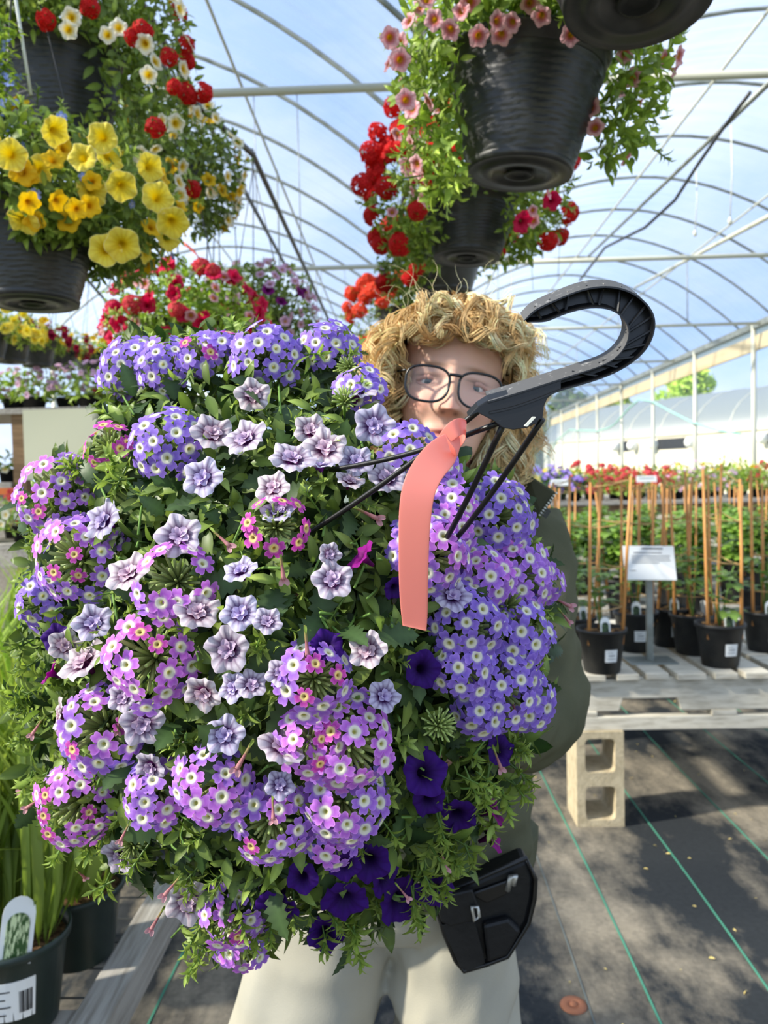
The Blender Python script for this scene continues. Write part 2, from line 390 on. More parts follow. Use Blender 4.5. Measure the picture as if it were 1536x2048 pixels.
def petal(L, W, up, curl, c0, c1, n=5):
    a, b = np.array(c(*c0)), np.array(c(*c1)); V, C = [], []
    for i in range(n+1):
        t = i/n; w_ = W*0.5*math.sin(PI*(0.10+0.80*t))**0.7
        y = L*t; z = up*t-curl*t*t
        for s in (-1, -0.4, 0.4, 1):
            V.append((s*w_, y, z+0.18*W*abs(s)**2*(1 if i else 0)+0.04*math.sin(9*t+5*s)*W)); C.append(lerp(a, b, min(1, t*1.5)))
    F = []
    for i in range(n):
        for s in range(3):
            p = 4*i+s; F += [(p, p+1, p+5), (p, p+5, p+4)]
    return np.array(V), np.array(F), np.array(C)
def T_double(outer, throat, inner0, inner1, seed=0):
    rr = random.Random(seed)
    base = T_trumpet(throat, throat, outer, 0.22, 0.7, 0.9, 0.06, 1.0, throat, tuple(min(255, k_+12) for k_ in outer))
    parts = [(base, I4)]
    for ring, (n, L, W, up) in enumerate(((5, 0.42, 0.38, 0.20), (4, 0.27, 0.28, 0.30))):
        for k in range(n):
            a = 2*PI*(k+0.5*ring)/n+rr.uniform(-0.25, 0.25); s = rr.uniform(0.85, 1.1)
            parts.append((petal(L*s, W*s, up*rr.uniform(0.8, 1.2), 0.12, inner0, inner1), Matrix.Translation((0, 0, -0.08)) @ Matrix.Rotation(a, 4, 'Z') @ Matrix.Rotation(rr.uniform(-0.25, 0.25), 4, 'Y')))
    return combine(parts)
def cone(L, r0, r1, c0, c1, sides=5):
    V, C = [], []; a, b = np.array(c(*c0)), np.array(c(*c1))
    prof = [(0, r0*0.8), (0.35, r0), (0.75, (r0+r1)*0.55), (1.0, r1)]
    for t, r_ in prof:
        for k in range(sides):
            th = 2*PI*k/sides; V.append((r_*math.cos(th), t*L, r_*math.sin(th))); C.append(lerp(a, b, t))
    V.append((0, L*1.03, 0)); C.append(b); F = []
    for i in range(3):
        for k in range(sides):
            k2 = (k+1) % sides; F += [(i*sides+k, i*sides+k2, (i+1)*sides+k2), (i*sides+k, (i+1)*sides+k2, (i+1)*sides+k)]
    F += [(3*sides+k, 3*sides+(k+1) % sides, 4*sides) for k in range(sides)]
    return np.array(V), np.array(F), np.array(C)
def T_core(seed=0, n=34, spread=1.2):
    """the green heart of a verbena head: calyx tubes fanning out of one stalk, and the stalk"""
    rr = random.Random(seed); parts = [(cone(1.6, 0.06, 0.06, (80, 110, 50), (110, 140, 66)), Matrix.Translation((0, 0, -1.6)) @ Matrix.Rotation(PI/2, 4, 'X'))]
    sp = cone(0.66, 0.04, 0.032, (104, 122, 58), (168, 184, 112))
    for k in range(n):
        ph_ = spread*math.sqrt((k+0.5)/n); a = k*2.39996
        d = np.array([math.sin(ph_)*math.cos(a), math.sin(ph_)*math.sin(a), math.cos(ph_)]); s = rr.uniform(0.85, 1.2)
        parts.append((sp, basis([0.1, 0.2, 0.97], d, (0, 0, 0), s)))
    return combine(parts)
def T_sprig(leaf, n=8, stem=0.9, seed=0):
    """leafy shoot: pairs of leaves crowding towards the tip; Y is the way it grows"""
    rr = random.Random(seed); parts = [(cone(stem, 0.035, 0.025, (92, 120, 54), (120, 152, 72), 4), I4)]
    for k in range(n):
        t = 0.25+0.75*(k/(n-1))**0.7; a = k*2.4+rr.uniform(-0.3, 0.3); op = 1.15-0.75*(k/(n-1))
        d = np.array([math.cos(a)*math.sin(op), math.cos(op), math.sin(a)*math.sin(op)])
        zz = np.array([-math.cos(a)*math.cos(op), math.sin(op), -math.sin(a)*math.cos(op)])
        parts.append((leaf, basis(zz, d, (0, t*stem, 0), (0.62-0.3*(k/(n-1)))*rr.uniform(0.85, 1.15))))
    return combine(parts)
LEAF = T_leaf(1, 0.42, 4, 0.25, 0.25, 0, (84, 106, 46), (122, 144, 68))
LEAF2 = T_leaf(1, 0.34, 4, 0.35, 0.5, 0, (108, 130, 54), (154, 174, 86))
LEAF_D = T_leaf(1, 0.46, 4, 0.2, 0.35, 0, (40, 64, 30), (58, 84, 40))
SERR = T_leaf(1, 0.50, 13, 0.18, 0.3, 0.22, (50, 70, 40), (68, 90, 52), 1.5)
GRASS = T_leaf(1, 0.046, 10, 0.5, 0.55, 0, (106, 128, 50), (164, 182, 88), 1.15)
TOMATO = T_leaf(1, 0.55, 9, 0.15, 0.4, 0.18, (82, 112, 50), (124, 152, 72), 1.25)
SPRIG = [T_sprig(LEAF2, 9, 0.9, k) for k in range(4)]
CORE = [T_core(k) for k in range(3)]
FLORET = {
    'blue': [T_floret((138, 106, 208), (166, 136, 228), seed=k) for k in range(3)],
    'violet': [T_floret((162, 106, 212), (196, 146, 232), seed=k+5) for k in range(3)],
    'orchid': [T_floret((188, 104, 212), (220, 150, 234), seed=k+9) for k in range(3)],
    'pink': [T_floret((186, 62, 164), (214, 112, 196), (238, 214, 140), (150, 120, 60), seed=k+13) for k in range(2)],
}
DOUBLE = [T_double((218, 208, 222), (86, 34, 92), (128, 84, 140), (208, 186, 212), 1), T_double((228, 216, 222), (96, 36, 84), (150, 96, 136), (222, 196, 210), 2), T_double((210, 204, 228), (80, 34, 100), (132, 100, 164), (198, 184, 220), 3)]
DARKPET = T_trumpet((30, 8, 50), (46, 14, 88), (62, 22, 118), 0.14, 0.8, 0.3, 0.07, 1, (24, 6, 44))
MAGPET = T_trumpet((60, 10, 60), (116, 14, 104), (140, 26, 128), 0.14, 0.9, 0.3, 0.06)
YELLOW = T_trumpet((214, 178, 30), (240, 212, 50), (247, 228, 96), 0.13, 0.7, 0.5, 0.06, 1, (214, 170, 30), (248, 236, 160))
GOLD = T_trumpet((190, 130, 10), (226, 178, 24), (236, 196, 44), 0.2, 0.6, 0.3, 0.05)
WHITEYEL = T_trumpet((214, 170, 30), (240, 206, 60), (248, 244, 226), 0.16, 0.6, 0.1, 0.05)
PINKCAL = T_trumpet((196, 150, 40), (168, 34, 70), (240, 190, 198), 0.18, 0.6, 0.35, 0.05, 1, (206, 90, 120))
CRIMSON = T_trumpet((150, 20, 50), (206, 24, 70), (226, 44, 92), 0.14, 0.9, 0.2, 0.07)
LILAC = T_trumpet((190, 150, 60), (190, 130, 180), (226, 188, 216), 0.16, 0.6, 0.2, 0.05)
MAROON = T_trumpet((70, 6, 24), (126, 12, 42), (150, 22, 56), 0.14, 0.8, 0.2, 0.06)
def T_head(body, edge, n=16, seed=0):
    """round head of small star flowers"""
    fl = T_floret(body, edge, edge, body, seed); rr = random.Random(seed); parts = [(CORE[0], Matrix.Scale(0.7, 4))]
    for k in range(n):
        z = 1-1.25*(k+0.5)/n; a = k*2.39996; s = math.sqrt(max(0, 1-z*z)); d = np.array([s*math.cos(a), s*math.sin(a), z])
        parts.append((fl, facing(d+np.array([rr.uniform(-.2, .2) for _ in range(3)]), d*0.75, 0.42, rr.uniform(0, 6))))
    return combine(parts)
REDHEAD = T_head((196, 18, 24), (226, 48, 44), 16, 1)
ORANGEHEAD = T_head((222, 60, 36), (240, 96, 70), 16, 2)
ROSEHEAD = T_head((200, 44, 60), (230, 92, 100), 14, 3)
LOBELIA = T_floret((132, 150, 226), (160, 176, 240), (200, 210, 245), (120, 130, 200), 4)
BUD = combine([(cone(1.0, 0.08, 0.06, (140, 150, 70), (176, 140, 110)), I4), (cone(0.8, 0.09, 0.13, (176, 112, 116), (206, 150, 150), 6), Matrix.Translation((0, 0.8, 0))), (petal(0.5, 0.3, 0.1, 0.1, (190, 120, 130), (214, 164, 170)), Matrix.Translation((0, 1.5, 0)) @ Matrix.Rotation(0.5, 4, 'Z')), (petal(0.5, 0.3, -0.1, -0.1, (190, 120, 130), (214, 164, 170)), Matrix.Translation((0, 1.5, 0)) @ Matrix.Rotation(-0.5, 4, 'Z')), (LEAF2, Matrix.Rotation(0.5, 4, 'X') @ Matrix.Scale(0.5, 4)), (LEAF2, Matrix.Rotation(PI, 4, 'Y') @ Matrix.Rotation(0.5, 4, 'X') @ Matrix.Scale(0.5, 4))])
def T_low(throat, mid, edge):
    A, Bm, E = (np.array(c(*k)) for k in (throat, mid, edge))
    return polar(10, [0.3, 0.7, 1.0], lambda a, f: f*(1-(0.18 if f > 0.6 else 0)*(0.5-0.5*math.cos(5*a))), lambda f, a: -0.25+0.3*min(1, f*1.6), lambda f, a: A if f < 0.2 else (Bm if f < 0.5 else E))
LOW = {}
def low(T_):
    """plain version of a bloom for plants seen from far off"""
    if id(T_) not in LOW:
        cc = T_[2]; k = len(cc)
        lo = T_low(*[tuple(255*(12.92*x if x < 0.0031 else 1.055*x**(1/2.4)-0.055) for x in v) for v in (cc[0], cc[k//2], cc[-20:].mean(0))])
        if k > 2000:
            lo = combine([(lo, facing(d_, np.array(d_)*0.75, 0.42, k2*1.1)) for k2, d_ in enumerate([unit([math.sqrt(1-z_*z_)*math.cos(a_), math.sqrt(1-z_*z_)*math.sin(a_), z_]) for z_, a_ in [(1-1.2*(q_+0.5)/11, q_*2.4) for q_ in range(11)]])])
        LOW[id(T_)] = lo
    return LOW[id(T_)]
NTH = ['', 'second ', 'third ', 'fourth ', 'fifth ', 'sixth ', 'seventh ', 'eighth ', 'ninth ', 'tenth ', 'eleventh ', 'twelfth ', 'thirteenth ', 'fourteenth ', 'fifteenth ', 'sixteenth ', 'seventeenth ', 'eighteenth ', 'nineteenth ', 'twentieth ', 'twenty-first ', 'twenty-second ']
def nth(i): return 'leftmost' if i == 0 else NTH[i]+'from left'
_me = {}
def tmesh(T, name, mat):
    k = (id(T), name, mat)
    if k not in _me:
        me = tri_mesh(name, *T); me.materials.append(M[mat]); _me[k] = me
    return _me[k]
# ------------------------------------------------------------------ the setting: floor, twin-bay film roof, side walls
HW, RIDGE, KARCH = 3.05, 5.38, 0.16
GUT = RIDGE-KARCH*HW*HW
Y0, Y1 = -3.0, 31.0
VX = 0.15                                    # where the two bays meet
BC = {-1: VX-HW, 1: VX+HW}
def arch_pts(cx, y, n=25, off=0.0):
    return [(cx+HW*t, y, RIDGE-KARCH*(HW*t)**2+off) for t in np.linspace(-1, 1, n)]
floor = put('floor', MB().box((-6.2, Y0, -0.05), (6.2, Y1, 0.0)).mesh('floor'), None, None, 'floor', 'structure')
gx = [0.47] + [0.64+0.335*k for k in range(6)] + [0.64-0.335*k for k in range(2, 6)]
for k, x in enumerate(gx):
    faint = (k == 0)
    pts = [(x+0.004*math.sin(3*y), y, 0.002) for y in np.linspace(0.6, 14, 40)]
    m = MB()
    wv = 0.0018 if faint else 0.0030
    V = []
    for p in pts: V += [(p[0]-wv, p[1], 0.0015), (p[0]+wv, p[1], 0.0015), (p[0]+wv, p[1], 0.003), (p[0]-wv, p[1], 0.003)]
    F = []
    for i in range(len(pts)-1):
        for s in range(4): F.append((4*i+s, 4*i+(s+1) % 4, 4*i+4+(s+1) % 4, 4*i+4+s))
    m.add(V, F); put('marker_thread', m.mesh('marker_thread'), floor, None, 'grey_line' if faint else 'green_line')
# film roof
V, F = [], []
ys = np.arange(Y0, Y1+0.01, 0.61); ts = np.linspace(-1, 1, 25)
for bay in (-1, 1):
    k0 = len(V)
    for iy, y in enumerate(ys):
        for t in ts:
            V.append((BC[bay]+HW*t, y, RIDGE-KARCH*(HW*t)**2+0.03+(0.012*math.sin(y*5.1+t*9) if iy % 2 else 0)))
    n = len(ts)
    for i in range(len(ys)-1):
        for j in range(n-1):
            a = k0+i*n+j; F.append((a, a+1, a+n+1, a+n))
ceiling = put('ceiling', MB().add(V, F).mesh('ceiling', True), None, None, 'film', 'structure')
for bay in (-1, 1):
    for k in range(-6, 20):
        y = 6.82+1.22*k
        if y < Y0 or y > Y1: continue
        put('arch', MB().tube(arch_pts(BC[bay], y), 0.019, 8).mesh('arch', True), ceiling, None, 'steel')
    for dx in (-1.55, 0.0, 1.55):
        z = RIDGE-KARCH*dx*dx-0.04
        put('purlin', MB().tube([(BC[bay]+dx, Y0, z), (BC[bay]+dx, Y1, z)], 0.014, 8).mesh('purlin', True), ceiling, None, 'steel_pale')
    for y in (1.0, 4.9, 8.9, 12.9, 16.9, 20.9, 24.9, 28.9):
        put('tie_bar', MB().tube([(BC[bay]-HW, y, GUT-0.02), (BC[bay]+HW, y, GUT-0.02)], 0.026, 10).mesh('tie_bar', True), ceiling, None, 'steel_pale')
        for dx in (-1.55, 1.55):
            put('hanger_rod', MB().tube([(BC[bay]+dx, y, GUT), (BC[bay]+dx, y, RIDGE-KARCH*dx*dx)], 0.009, 6).mesh('hanger_rod', True), ceiling, None, 'steel')
for x in (VX,):
    put('gutter', MB().prism([(x-0.035, Y0, GUT+0.03), (x-0.02, Y0, GUT-0.015), (x+0.02, Y0, GUT-0.015), (x+0.035, Y0, GUT+0.03)], (0, Y1-Y0, 0)).mesh('gutter'), ceiling, None, 'steel_pale')
# irrigation pipe under the right bay
put('irrigation_pipe', MB().tube([tuple(P(1500, 185, 5.0)), tuple(P(1440, 265, 5.4)), tuple(P(1395, 330, 5.8)), tuple(P(1350, 400, 6.2)), tuple(P(1290, 455, 6.6)), tuple(P(1210, 495, 7.6)), tuple(P(1160, 560, 9.0))], 0.013, 8).mesh('irrigation_pipe', True), ceiling, None, 'black_plastic')
put('brace_pipe', MB().tube([tuple(P(1545, 160, 4.9)), tuple(P(1165, 524, 12.0))], 0.018, 8).mesh('brace_pipe', True), ceiling, None, 'steel')
put('brace_pipe', MB().tube([tuple(P(1600, 400, 7.0)), tuple(P(1270, 575, 15.0))], 0.026, 8).mesh('brace_pipe', True), ceiling, None, 'steel_pale')
for (x, y0, y1, d) in ((1462, 250, 440, 5.2), (1392, 328, 465, 6.0)):
    a, b = P(x, y0, d), P(x-2, y1, d)
    o = thing('drip_tube', 'longer white drip tube hanging from the roof near the right edge' if x > 1400 else 'shorter white drip tube hanging left of the longer one', 'tube', b)
    put('hose_line', MB().tube([tuple(a), tuple((a+b)/2+np.array([0.012, 0, 0])), tuple(b)], 0.0042, 6).mesh('hose_line', True), o, None, 'emitter')
    put('weight', MB().lathe([(0.003, 0.0), (0.014, 0.006), (0.015, 0.03), (0.006, 0.05)], 12, Matrix.Translation(Vector(b)-Vector((0, 0, 0.03)))).mesh('weight', True), o, None, 'emitter')
for k, (x, y0, y1, d) in enumerate(((430, 400, 560, 3.4), (436, 420, 600, 3.6), (418, 395, 520, 3.3), (470, 455, 560, 4.2), (300, 500, 560, 3.0), (1005, 470, 540, 9.0), (1120, 470, 560, 8.0), (1060, 470, 580, 8.5))):
    put('drop_line', MB().tube([tuple(P(x, y0, d)), tuple(P(x+(6 if k % 2 else -4), y1, d))], 0.003, 5).mesh('drop_line', True), ceiling, None, 'wire')
rodo = thing('marker_tape', 'short strip of red tape hanging above the crimson petunia basket', 'tape', P(385, 510, 2.5))
a = [P(362, 484, 2.45), P(374, 492, 2.45), P(390, 506, 2.45), P(402, 525, 2.45), P(404, 535, 2.45)]
m = MB()
Vv = []
for p in a: Vv += [p+_u*0.007, p-_u*0.007+_r*0.004]
m.add(Vv, [(2*i, 2*i+1, 2*i+3, 2*i+2) for i in range(len(a)-1)])
o = put('strip', m.mesh('strip', True), rodo, None, 'coral_rod'); sd = o.modifiers.new('thick', 'SOLIDIFY'); sd.thickness = 0.002
# right side wall: posts, hip board, clear film
wall_r = put('wall_right', MB().box((6.04, Y0, 0.9), (6.05, Y1, GUT-0.35)).mesh('wall_right'), None, None, 'film_clear', 'structure')
put('hip_board', MB().box((5.98, Y0, GUT-0.42), (6.03, Y1, GUT-0.17)).mesh('hip_board'), wall_r, None, 'wood_cream')
put('hip_rail', MB().box((5.93, Y0, GUT-0.06), (6.05, Y1, GUT+0.04)).mesh('hip_rail'), wall_r, None, 'steel')
put('hip_film', MB().box((6.035, Y0, GUT-0.17), (6.04, Y1, GUT)).mesh('hip_film'), wall_r, None, 'film_white')
put('base_board', MB().box((5.98, Y0, 0.0), (6.03, Y1, 0.9)).mesh('base_board'), wall_r, None, 'wood_grey')
for k in range(-5, 8):
    y = 13.2+2.6*k
    if y < Y0: continue
    put('post', MB().tube([(5.96, y, 0), (5.96, y, GUT)], 0.04, 10).mesh('post', True), wall_r, None, 'steel_pale')
wall_l = put('wall_left', MB().box((-6.05, Y0, 0.0), (-6.04, Y1, GUT)).mesh('wall_left'), None, None, 'film_clear', 'structure')
for k in range(-5, 8):
    y = 13.2+2.6*k
    if y < Y0: continue
    put('post', MB().tube([(-5.96, y, 0), (-5.96, y, GUT)], 0.04, 10).mesh('post', True), wall_l, None, 'steel_pale')
put('hip_rail', MB().box((-6.05, Y0, GUT-0.06), (-5.93, Y1, GUT+0.04)).mesh('hip_rail'), wall_l, None, 'steel')
poly = [(-6.1, Y1, 0)] + [(BC[-1]+HW*t, Y1, RIDGE-KARCH*(HW*t)**2) for t in np.linspace(-1, 1, 17)] + [(BC[1]+HW*t, Y1, RIDGE-KARCH*(HW*t)**2) for t in np.linspace(-1, 1, 17)] + [(6.1, Y1, 0)]
put('wall_back', MB().prism(poly, (0, 0.02, 0)).mesh('wall_back'), None, None, 'film', 'structure')
for x in (-4.6, -3.05, -1.5, 1.5, 3.05, 4.6):
    pass
# outside: ground, neighbouring house, trees
ground = put('outside_ground', MB().box((-90, -30, -0.12), (120, 140, -0.06)).mesh('outside_ground'), None, None, 'outside', 'structure')
EV = 3.0                                     # its eave height
nb = thing('greenhouse', 'white film greenhouse with a cream side wall outside the right wall', 'greenhouse', (10, 32, 0))
eL, eR = P(1087, 876, 36.0), P(1536, 869, 28.0)
eL[2] = eR[2] = EV
rdir = unit(np.array([eR[0]-eL[0], eR[1]-eL[1], 0.0])); back = np.array([-rdir[1], rdir[0], 0.0])
def nbp(s, dpt, z): return tuple(eL+(eR-eL)*s+back*dpt+np.array([0, 0, z-EV]))
put('siding', MB().add([nbp(0.0, 0, 0), nbp(1.6, 0, 0), nbp(1.6, 0, EV), nbp(0.0, 0, EV), nbp(0.0, 0.2, 0), nbp(1.6, 0.2, 0), nbp(1.6, 0.2, EV), nbp(0.0, 0.2, EV)], [(0, 1, 2, 3), (7, 6, 5, 4), (3, 2, 6, 7), (0, 3, 7, 4), (1, 5, 6, 2)]).mesh('siding'), nb, None, 'cream_wall')
V = []; F = []
nn = 9
for s in (0.0, 1.6):
    for k in range(nn):
        t = k/(nn-1); V.append(nbp(s, 0.0+5.2*(1-math.cos(t*PI/2)), EV+(1.85+0.25*s)*math.sin(t*PI/2)))
for k in range(nn-1): F.append((k, nn+k, nn+k+1, k+1))
q = NT('opaque_milky_film'); b = q.n('BsdfPrincipled', Roughness=0.45); b.inputs['Base Color'].default_value = c4(112, 121, 124); q.surf(b.outputs[0]); M['film_op'] = q.m
put('film_roof', MB().add(V, F).mesh('film_roof', True), nb, None, 'film_op')
for k in range(12):
    s = 0.02+0.14*k
    pts = [tuple(np.array(nbp(s, 0.0+5.2*(1-math.cos(t*PI/2)), EV+0.01+(1.85+0.25*s)*math.sin(t*PI/2)))) for t in np.linspace(0, 1, 9)]
    put('roof_hoop', MB().tube(pts, 0.02, 6).mesh('roof_hoop', True), nb, None, 'steel_pale')
for s0, s1 in ((0.40, 0.45), (0.57, 0.70), (1.0, 1.08)):
    w_ = put('window', MB().prism([nbp(s0, -0.03, EV-0.55), nbp(s1, -0.03, EV-0.55), nbp(s1, -0.03, EV-0.12), nbp(s0, -0.03, EV-0.12)], tuple(back*0.02)).mesh('window'), nb, None, 'ink')
    for e_ in (s0-0.015, s1+0.015):
        put('fan_hood', MB().lathe([(0.02, 0.0), (0.22, 0.0), (0.22, 0.1), (0.02, 0.12)], 16, Matrix.Translation(nbp(e_, -0.16, EV-0.33)) @ Matrix.Rotation(PI/2, 4, 'X')).mesh('fan_hood', True), nb, None, 'white_paper')
put('eave_trim', MB().tube([nbp(0.0, -0.03, EV+0.01), nbp(1.6, -0.03, EV+0.01)], 0.05, 8).mesh('eave_trim', True), nb, None, 'steel_pale')
def tree(label, base, h, wd, col, n, seed, shape='round'):
    o = thing('tree', label, 'tree', base, 'trees outside the right wall'); rr = np.random.default_rng(seed)
    put('trunk', MB().tube([tuple(base), tuple(base+np.array([0.2, 0, h*0.35])), tuple(base+np.array([0, 0, h*0.8]))], [0.28, 0.2, 0.06], 8).mesh('trunk', True), o, None, 'bark')
    items = []
    centers = [(rr.normal(0, 0.32), rr.normal(0, 0.32), rr.uniform(0.35, 0.95)) for _ in range(14)]
    for _ in range(n):
        cx, cy, cz = centers[rr.integers(len(centers))]
        taper = (1.15-cz) if shape == 'cone' else math.sqrt(max(0.1, 1-(cz-0.62)**2/0.2))
        d = rr.normal(size=3); d /= np.linalg.norm(d); rad = 0.3*wd*rr.uniform(0.6, 1)
        p = base+np.array([cx*wd*taper, cy*wd*taper, cz*h])+d*rad*0.8
        items.append((LEAF, basis(d+rr.normal(size=3)*0.4, rr.normal(size=3)+d, p, rr.uniform(0.35, 0.7)), np.array(col)*rr.uniform(0.7, 1.3)))
    stuff('crown', items, o)
def TP(x, d): p = P(x, 900, d); p[2] = 0; return p
tree('pale spring green tree with a broad crown above the neighbouring greenhouse roof', TP(1395, 48), 8.0, 3.2, (2.0, 1.9, 1.6), 2600, 1)
tree('dark evergreen tree seen between the hook and the greenhouse roof', TP(1140, 50), 7.2, 2.3, (0.75, 0.8, 0.8), 2400, 3, 'cone')
tree('yellowish bushy tree right of the dark evergreen', TP(1210, 52), 6.6, 1.8, (1.7, 1.5, 0.9), 1200, 4)
tree('mid green tree at the hook plate left of the dark evergreen', TP(1080, 52), 8.0, 2.2, (1.3, 1.3, 1.0), 1600, 6)
# green hose looped along the right wall
hp = [(250, 930), (330, 800), (400, 745), (480, 748), (560, 750), (620, 735), (660, 710), (700, 665), (740, 620), (800, 570), (870, 580), (980, 640), (1100, 700), (1240, 745), (1380, 770)]
pts = []
for x, y in hp:
    X, Yp = 1000+x/2.866, 600+y/2.866; v = P(X, Yp, 1)-CAM; pts.append(tuple(CAM+v*(5.85/v[0])))
cs = MB().tube(pts, 0.022, 8)
tagged(put('garden_hose', cs.mesh('garden_hose', True), None, None, 'hose'), 'pale green hose looped along the posts of the right wall', 'hose')

# ------------------------------------------------------------------ pallet table on concrete blocks, right
TX0, TX1, TY0, TY1 = 0.66, 1.92, 3.08, 4.28
ZB = 0.39
def cinder_block(label, x, y, z=0.0, rz=0.0):
    wd, dp, ht = 0.19, 0.19, 0.39
    Mx = Matrix.Translation((x, y, z)) @ Matrix.Rotation(rz, 4, 'Z')
    m = MB(); N = 32
    for half in (0, 1):
        zc = ht*(0.25+0.5*half); hx, hz = wd/2, ht/4; ix, iz = wd/2-0.034, ht/4-0.028+(0.0)
        outer, inner = [], []
        for k in range(N):
            a = 2*PI*k/N; ca, sa = math.cos(a), math.sin(a)
            outer.append((hx*max(-1, min(1, ca*1.41421357)), hz*max(-1, min(1, sa*1.41421357))))
            e = 0.28; inner.append((ix*math.copysign(abs(ca)**e, ca), iz*math.copysign(abs(sa)**e, sa)))
        ring = []
        for yy, ins in ((-dp/2, 1.0), (dp/2, 0.93)):
            ring.append([tuple(Mx @ Vector((p[0], yy, zc+p[1]))) for p in outer]); ring.append([tuple(Mx @ Vector((p[0]*ins, yy, zc+p[1]*ins))) for p in inner])
        V = ring[0]+ring[1]+ring[2]+ring[3]; F = []
        for k in range(N):
            k2 = (k+1) % N
            F += [(k, k2, N+k2, N+k), (2*N+k2, 2*N+k, 3*N+k, 3*N+k2), (N+k, N+k2, 3*N+k2, 3*N+k), (k2, k, 2*N+k, 2*N+k2)]
        m.add(V, F)
    return thing('concrete_block', label, 'block', None, 'blocks under the pallet table', m.mesh('concrete_block'), 'concrete', I4)
cinder_block('upright concrete block with two holes under the front left corner of the white pallet', 0.66+0.115, 3.08+0.10)
cinder_block('upright concrete block at the back left of the pallet, behind the front one', 0.66+0.06, 4.10)
cinder_block('upright concrete block under the far right end of the white pallet', 1.78, 3.2)
beam1 = tagged(put('support_beam', MB().box((0.665, 3.10, ZB), (1.95, 3.145, ZB+0.055)).mesh('support_beam'), None, None, 'wood_white', None, 0.003), 'pale wooden beam lying on the blocks under the front of the pallet', 'beam')
beam2 = tagged(put('support_beam', MB().box((0.665, 4.06, ZB), (1.95, 4.15, ZB+0.055)).mesh('support_beam'), None, None, 'wood_white', None, 0.003), 'pale wooden beam under the back edge of the pallet', 'beam')
pal = thing('pallet', 'white weathered wooden pallet serving as a table for caned pots', 'pallet', (1.29, 3.68, ZB+0.055))
zb = ZB+0.055
for x in (0.67, 1.23, 1.78):
    put('bottom_board', MB().box((x, TY0+0.02, zb), (x+0.10, TY1-0.02, zb+0.022)).mesh('bottom_board'), pal, None, 'wood_white', None, 0.003)
z0, z1 = zb+0.022, zb+0.152
for y in (TY0+0.03, 3.66, TY1-0.07):
    prof = [(0.66, z0), (0.86, z0), (0.868, z0+0.03), (0.875, z0+0.05), (1.095, z0+0.05), (1.102, z0+0.03), (1.11, z0), (1.50, z0), (1.515, z0+0.045), (1.73, z0+0.045), (1.745, z0), (1.92, z0), (1.92, z1), (0.66, z1)]
    put('stringer', MB().prism([(p[0], y, p[1]) for p in prof], (0, 0.04, 0)).mesh('stringer'), pal, None, 'wood_white', None, 0.002)
xs = [(0.66, 0.80), (0.845, 0.935), (0.965, 1.055), (1.085, 1.20), (1.235, 1.325), (1.355, 1.46), (1.50, 1.59), (1.63, 1.73), (1.775, 1.92)]
for k, (xa, xb) in enumerate(xs):
    dy = random.uniform(-0.015, 0.012)
    put('deck_board', MB().box((xa, TY0+dy, z1), (xb, TY1+dy, z1+0.025)).mesh('deck_board'), pal, None, 'wood_white', None, 0.003)
ZT = z1+0.025

# ------------------------------------------------------------------ caned pots
pot_prof = lambda r, h: [(r*0.70, 0), (r*0.74, 0.004), (r*0.95, h*0.90), (r*0.96, h*0.905), (r*1.03, h*0.91), (r*1.04, h), (r*0.99, h*1.002), (r*0.93, h*0.90), (r*0.70, 0.01)]
POT = MB().lathe(pot_prof(0.098, 0.18), 28, None, True, True).mesh('pot', True)
CHIP = MB().box((-0.008, -0.005, -0.002), (0.008, 0.005, 0.002)).mesh('bark_chip'); CHIP.materials.append(M['chips'])
SOIL = MB().lathe([(0.002, 0.006), (0.05, 0.004), (0.09, 0.0)], 20, None, True).mesh('soil', True)
def tag_meshes():
    ol = [(-0.020, 0), (0.020, 0), (0.020, 0.062)] + [(0.020*math.cos(a), 0.062+0.022*math.sin(a)) for a in np.linspace(0, PI, 9)[1:-1]] + [(-0.020, 0.062)]
    il = [(-0.014, 0.006), (0.014, 0.006), (0.014, 0.05)] + [(0.014*math.cos(a), 0.05+0.014*math.sin(a)) for a in np.linspace(0, PI, 9)[1:-1]] + [(-0.014, 0.05)]
    return MB().prism([(p[0], 0, p[1]) for p in ol], (0, 0.0012, 0)).mesh('plant_tag'), MB().prism([(p[0], -0.0014, p[1]) for p in il], (0, 0.001, 0)).mesh('tag_picture')
TAG, TAGPIC = tag_meshes()
def label_mesh(r, z0, z1, a0, a1, name, off=0.0015):
    m = MB(); V = []; n = 7
    for zz, rr_ in ((z0, r[0]), (z1, r[1])):
        for k in range(n):
            a = a0+(a1-a0)*k/(n-1); V.append(((rr_+off)*math.sin(a), -(rr_+off)*math.cos(a), zz))
    for zz, rr_ in ((z0, r[0]), (z1, r[1])):
        for k in range(n):
            a = a0+(a1-a0)*k/(n-1); V.append(((rr_+off-0.001)*math.sin(a), -(rr_+off-0.001)*math.cos(a), zz))
    F = [(k, k+1, n+k+1, n+k) for k in range(n-1)]+[(2*n+k+1, 2*n+k, 3*n+k, 3*n+k+1) for k in range(n-1)]+[(n+k, n+k+1, 3*n+k+1, 3*n+k) for k in range(n-1)]
    return m.add(V, F).mesh(name, False)
LAB = label_mesh((0.0835, 0.090), 0.055, 0.105, -0.15, 0.42, 'pot_label')
LABT = [label_mesh((0.0865, 0.0867), 0.080, 0.083, 0.0, 0.30, 'print_line', 0.0022), label_mesh((0.0855, 0.0857), 0.068, 0.0695, -0.05, 0.33, 'print_line', 0.0022), label_mesh((0.088, 0.0882), 0.092, 0.0935, -0.05, 0.2, 'print_line', 0.0022)]
for me, mt in ((POT, 'pot_black'), (SOIL, 'soil'), (TAG, 'white_paper'), (TAGPIC, 'tag_green'), (LAB, 'white_paper'), (LABT[0], 'ink'), (LABT[1], 'ink'), (LABT[2], 'ink')): me.materials.append(M[mt])
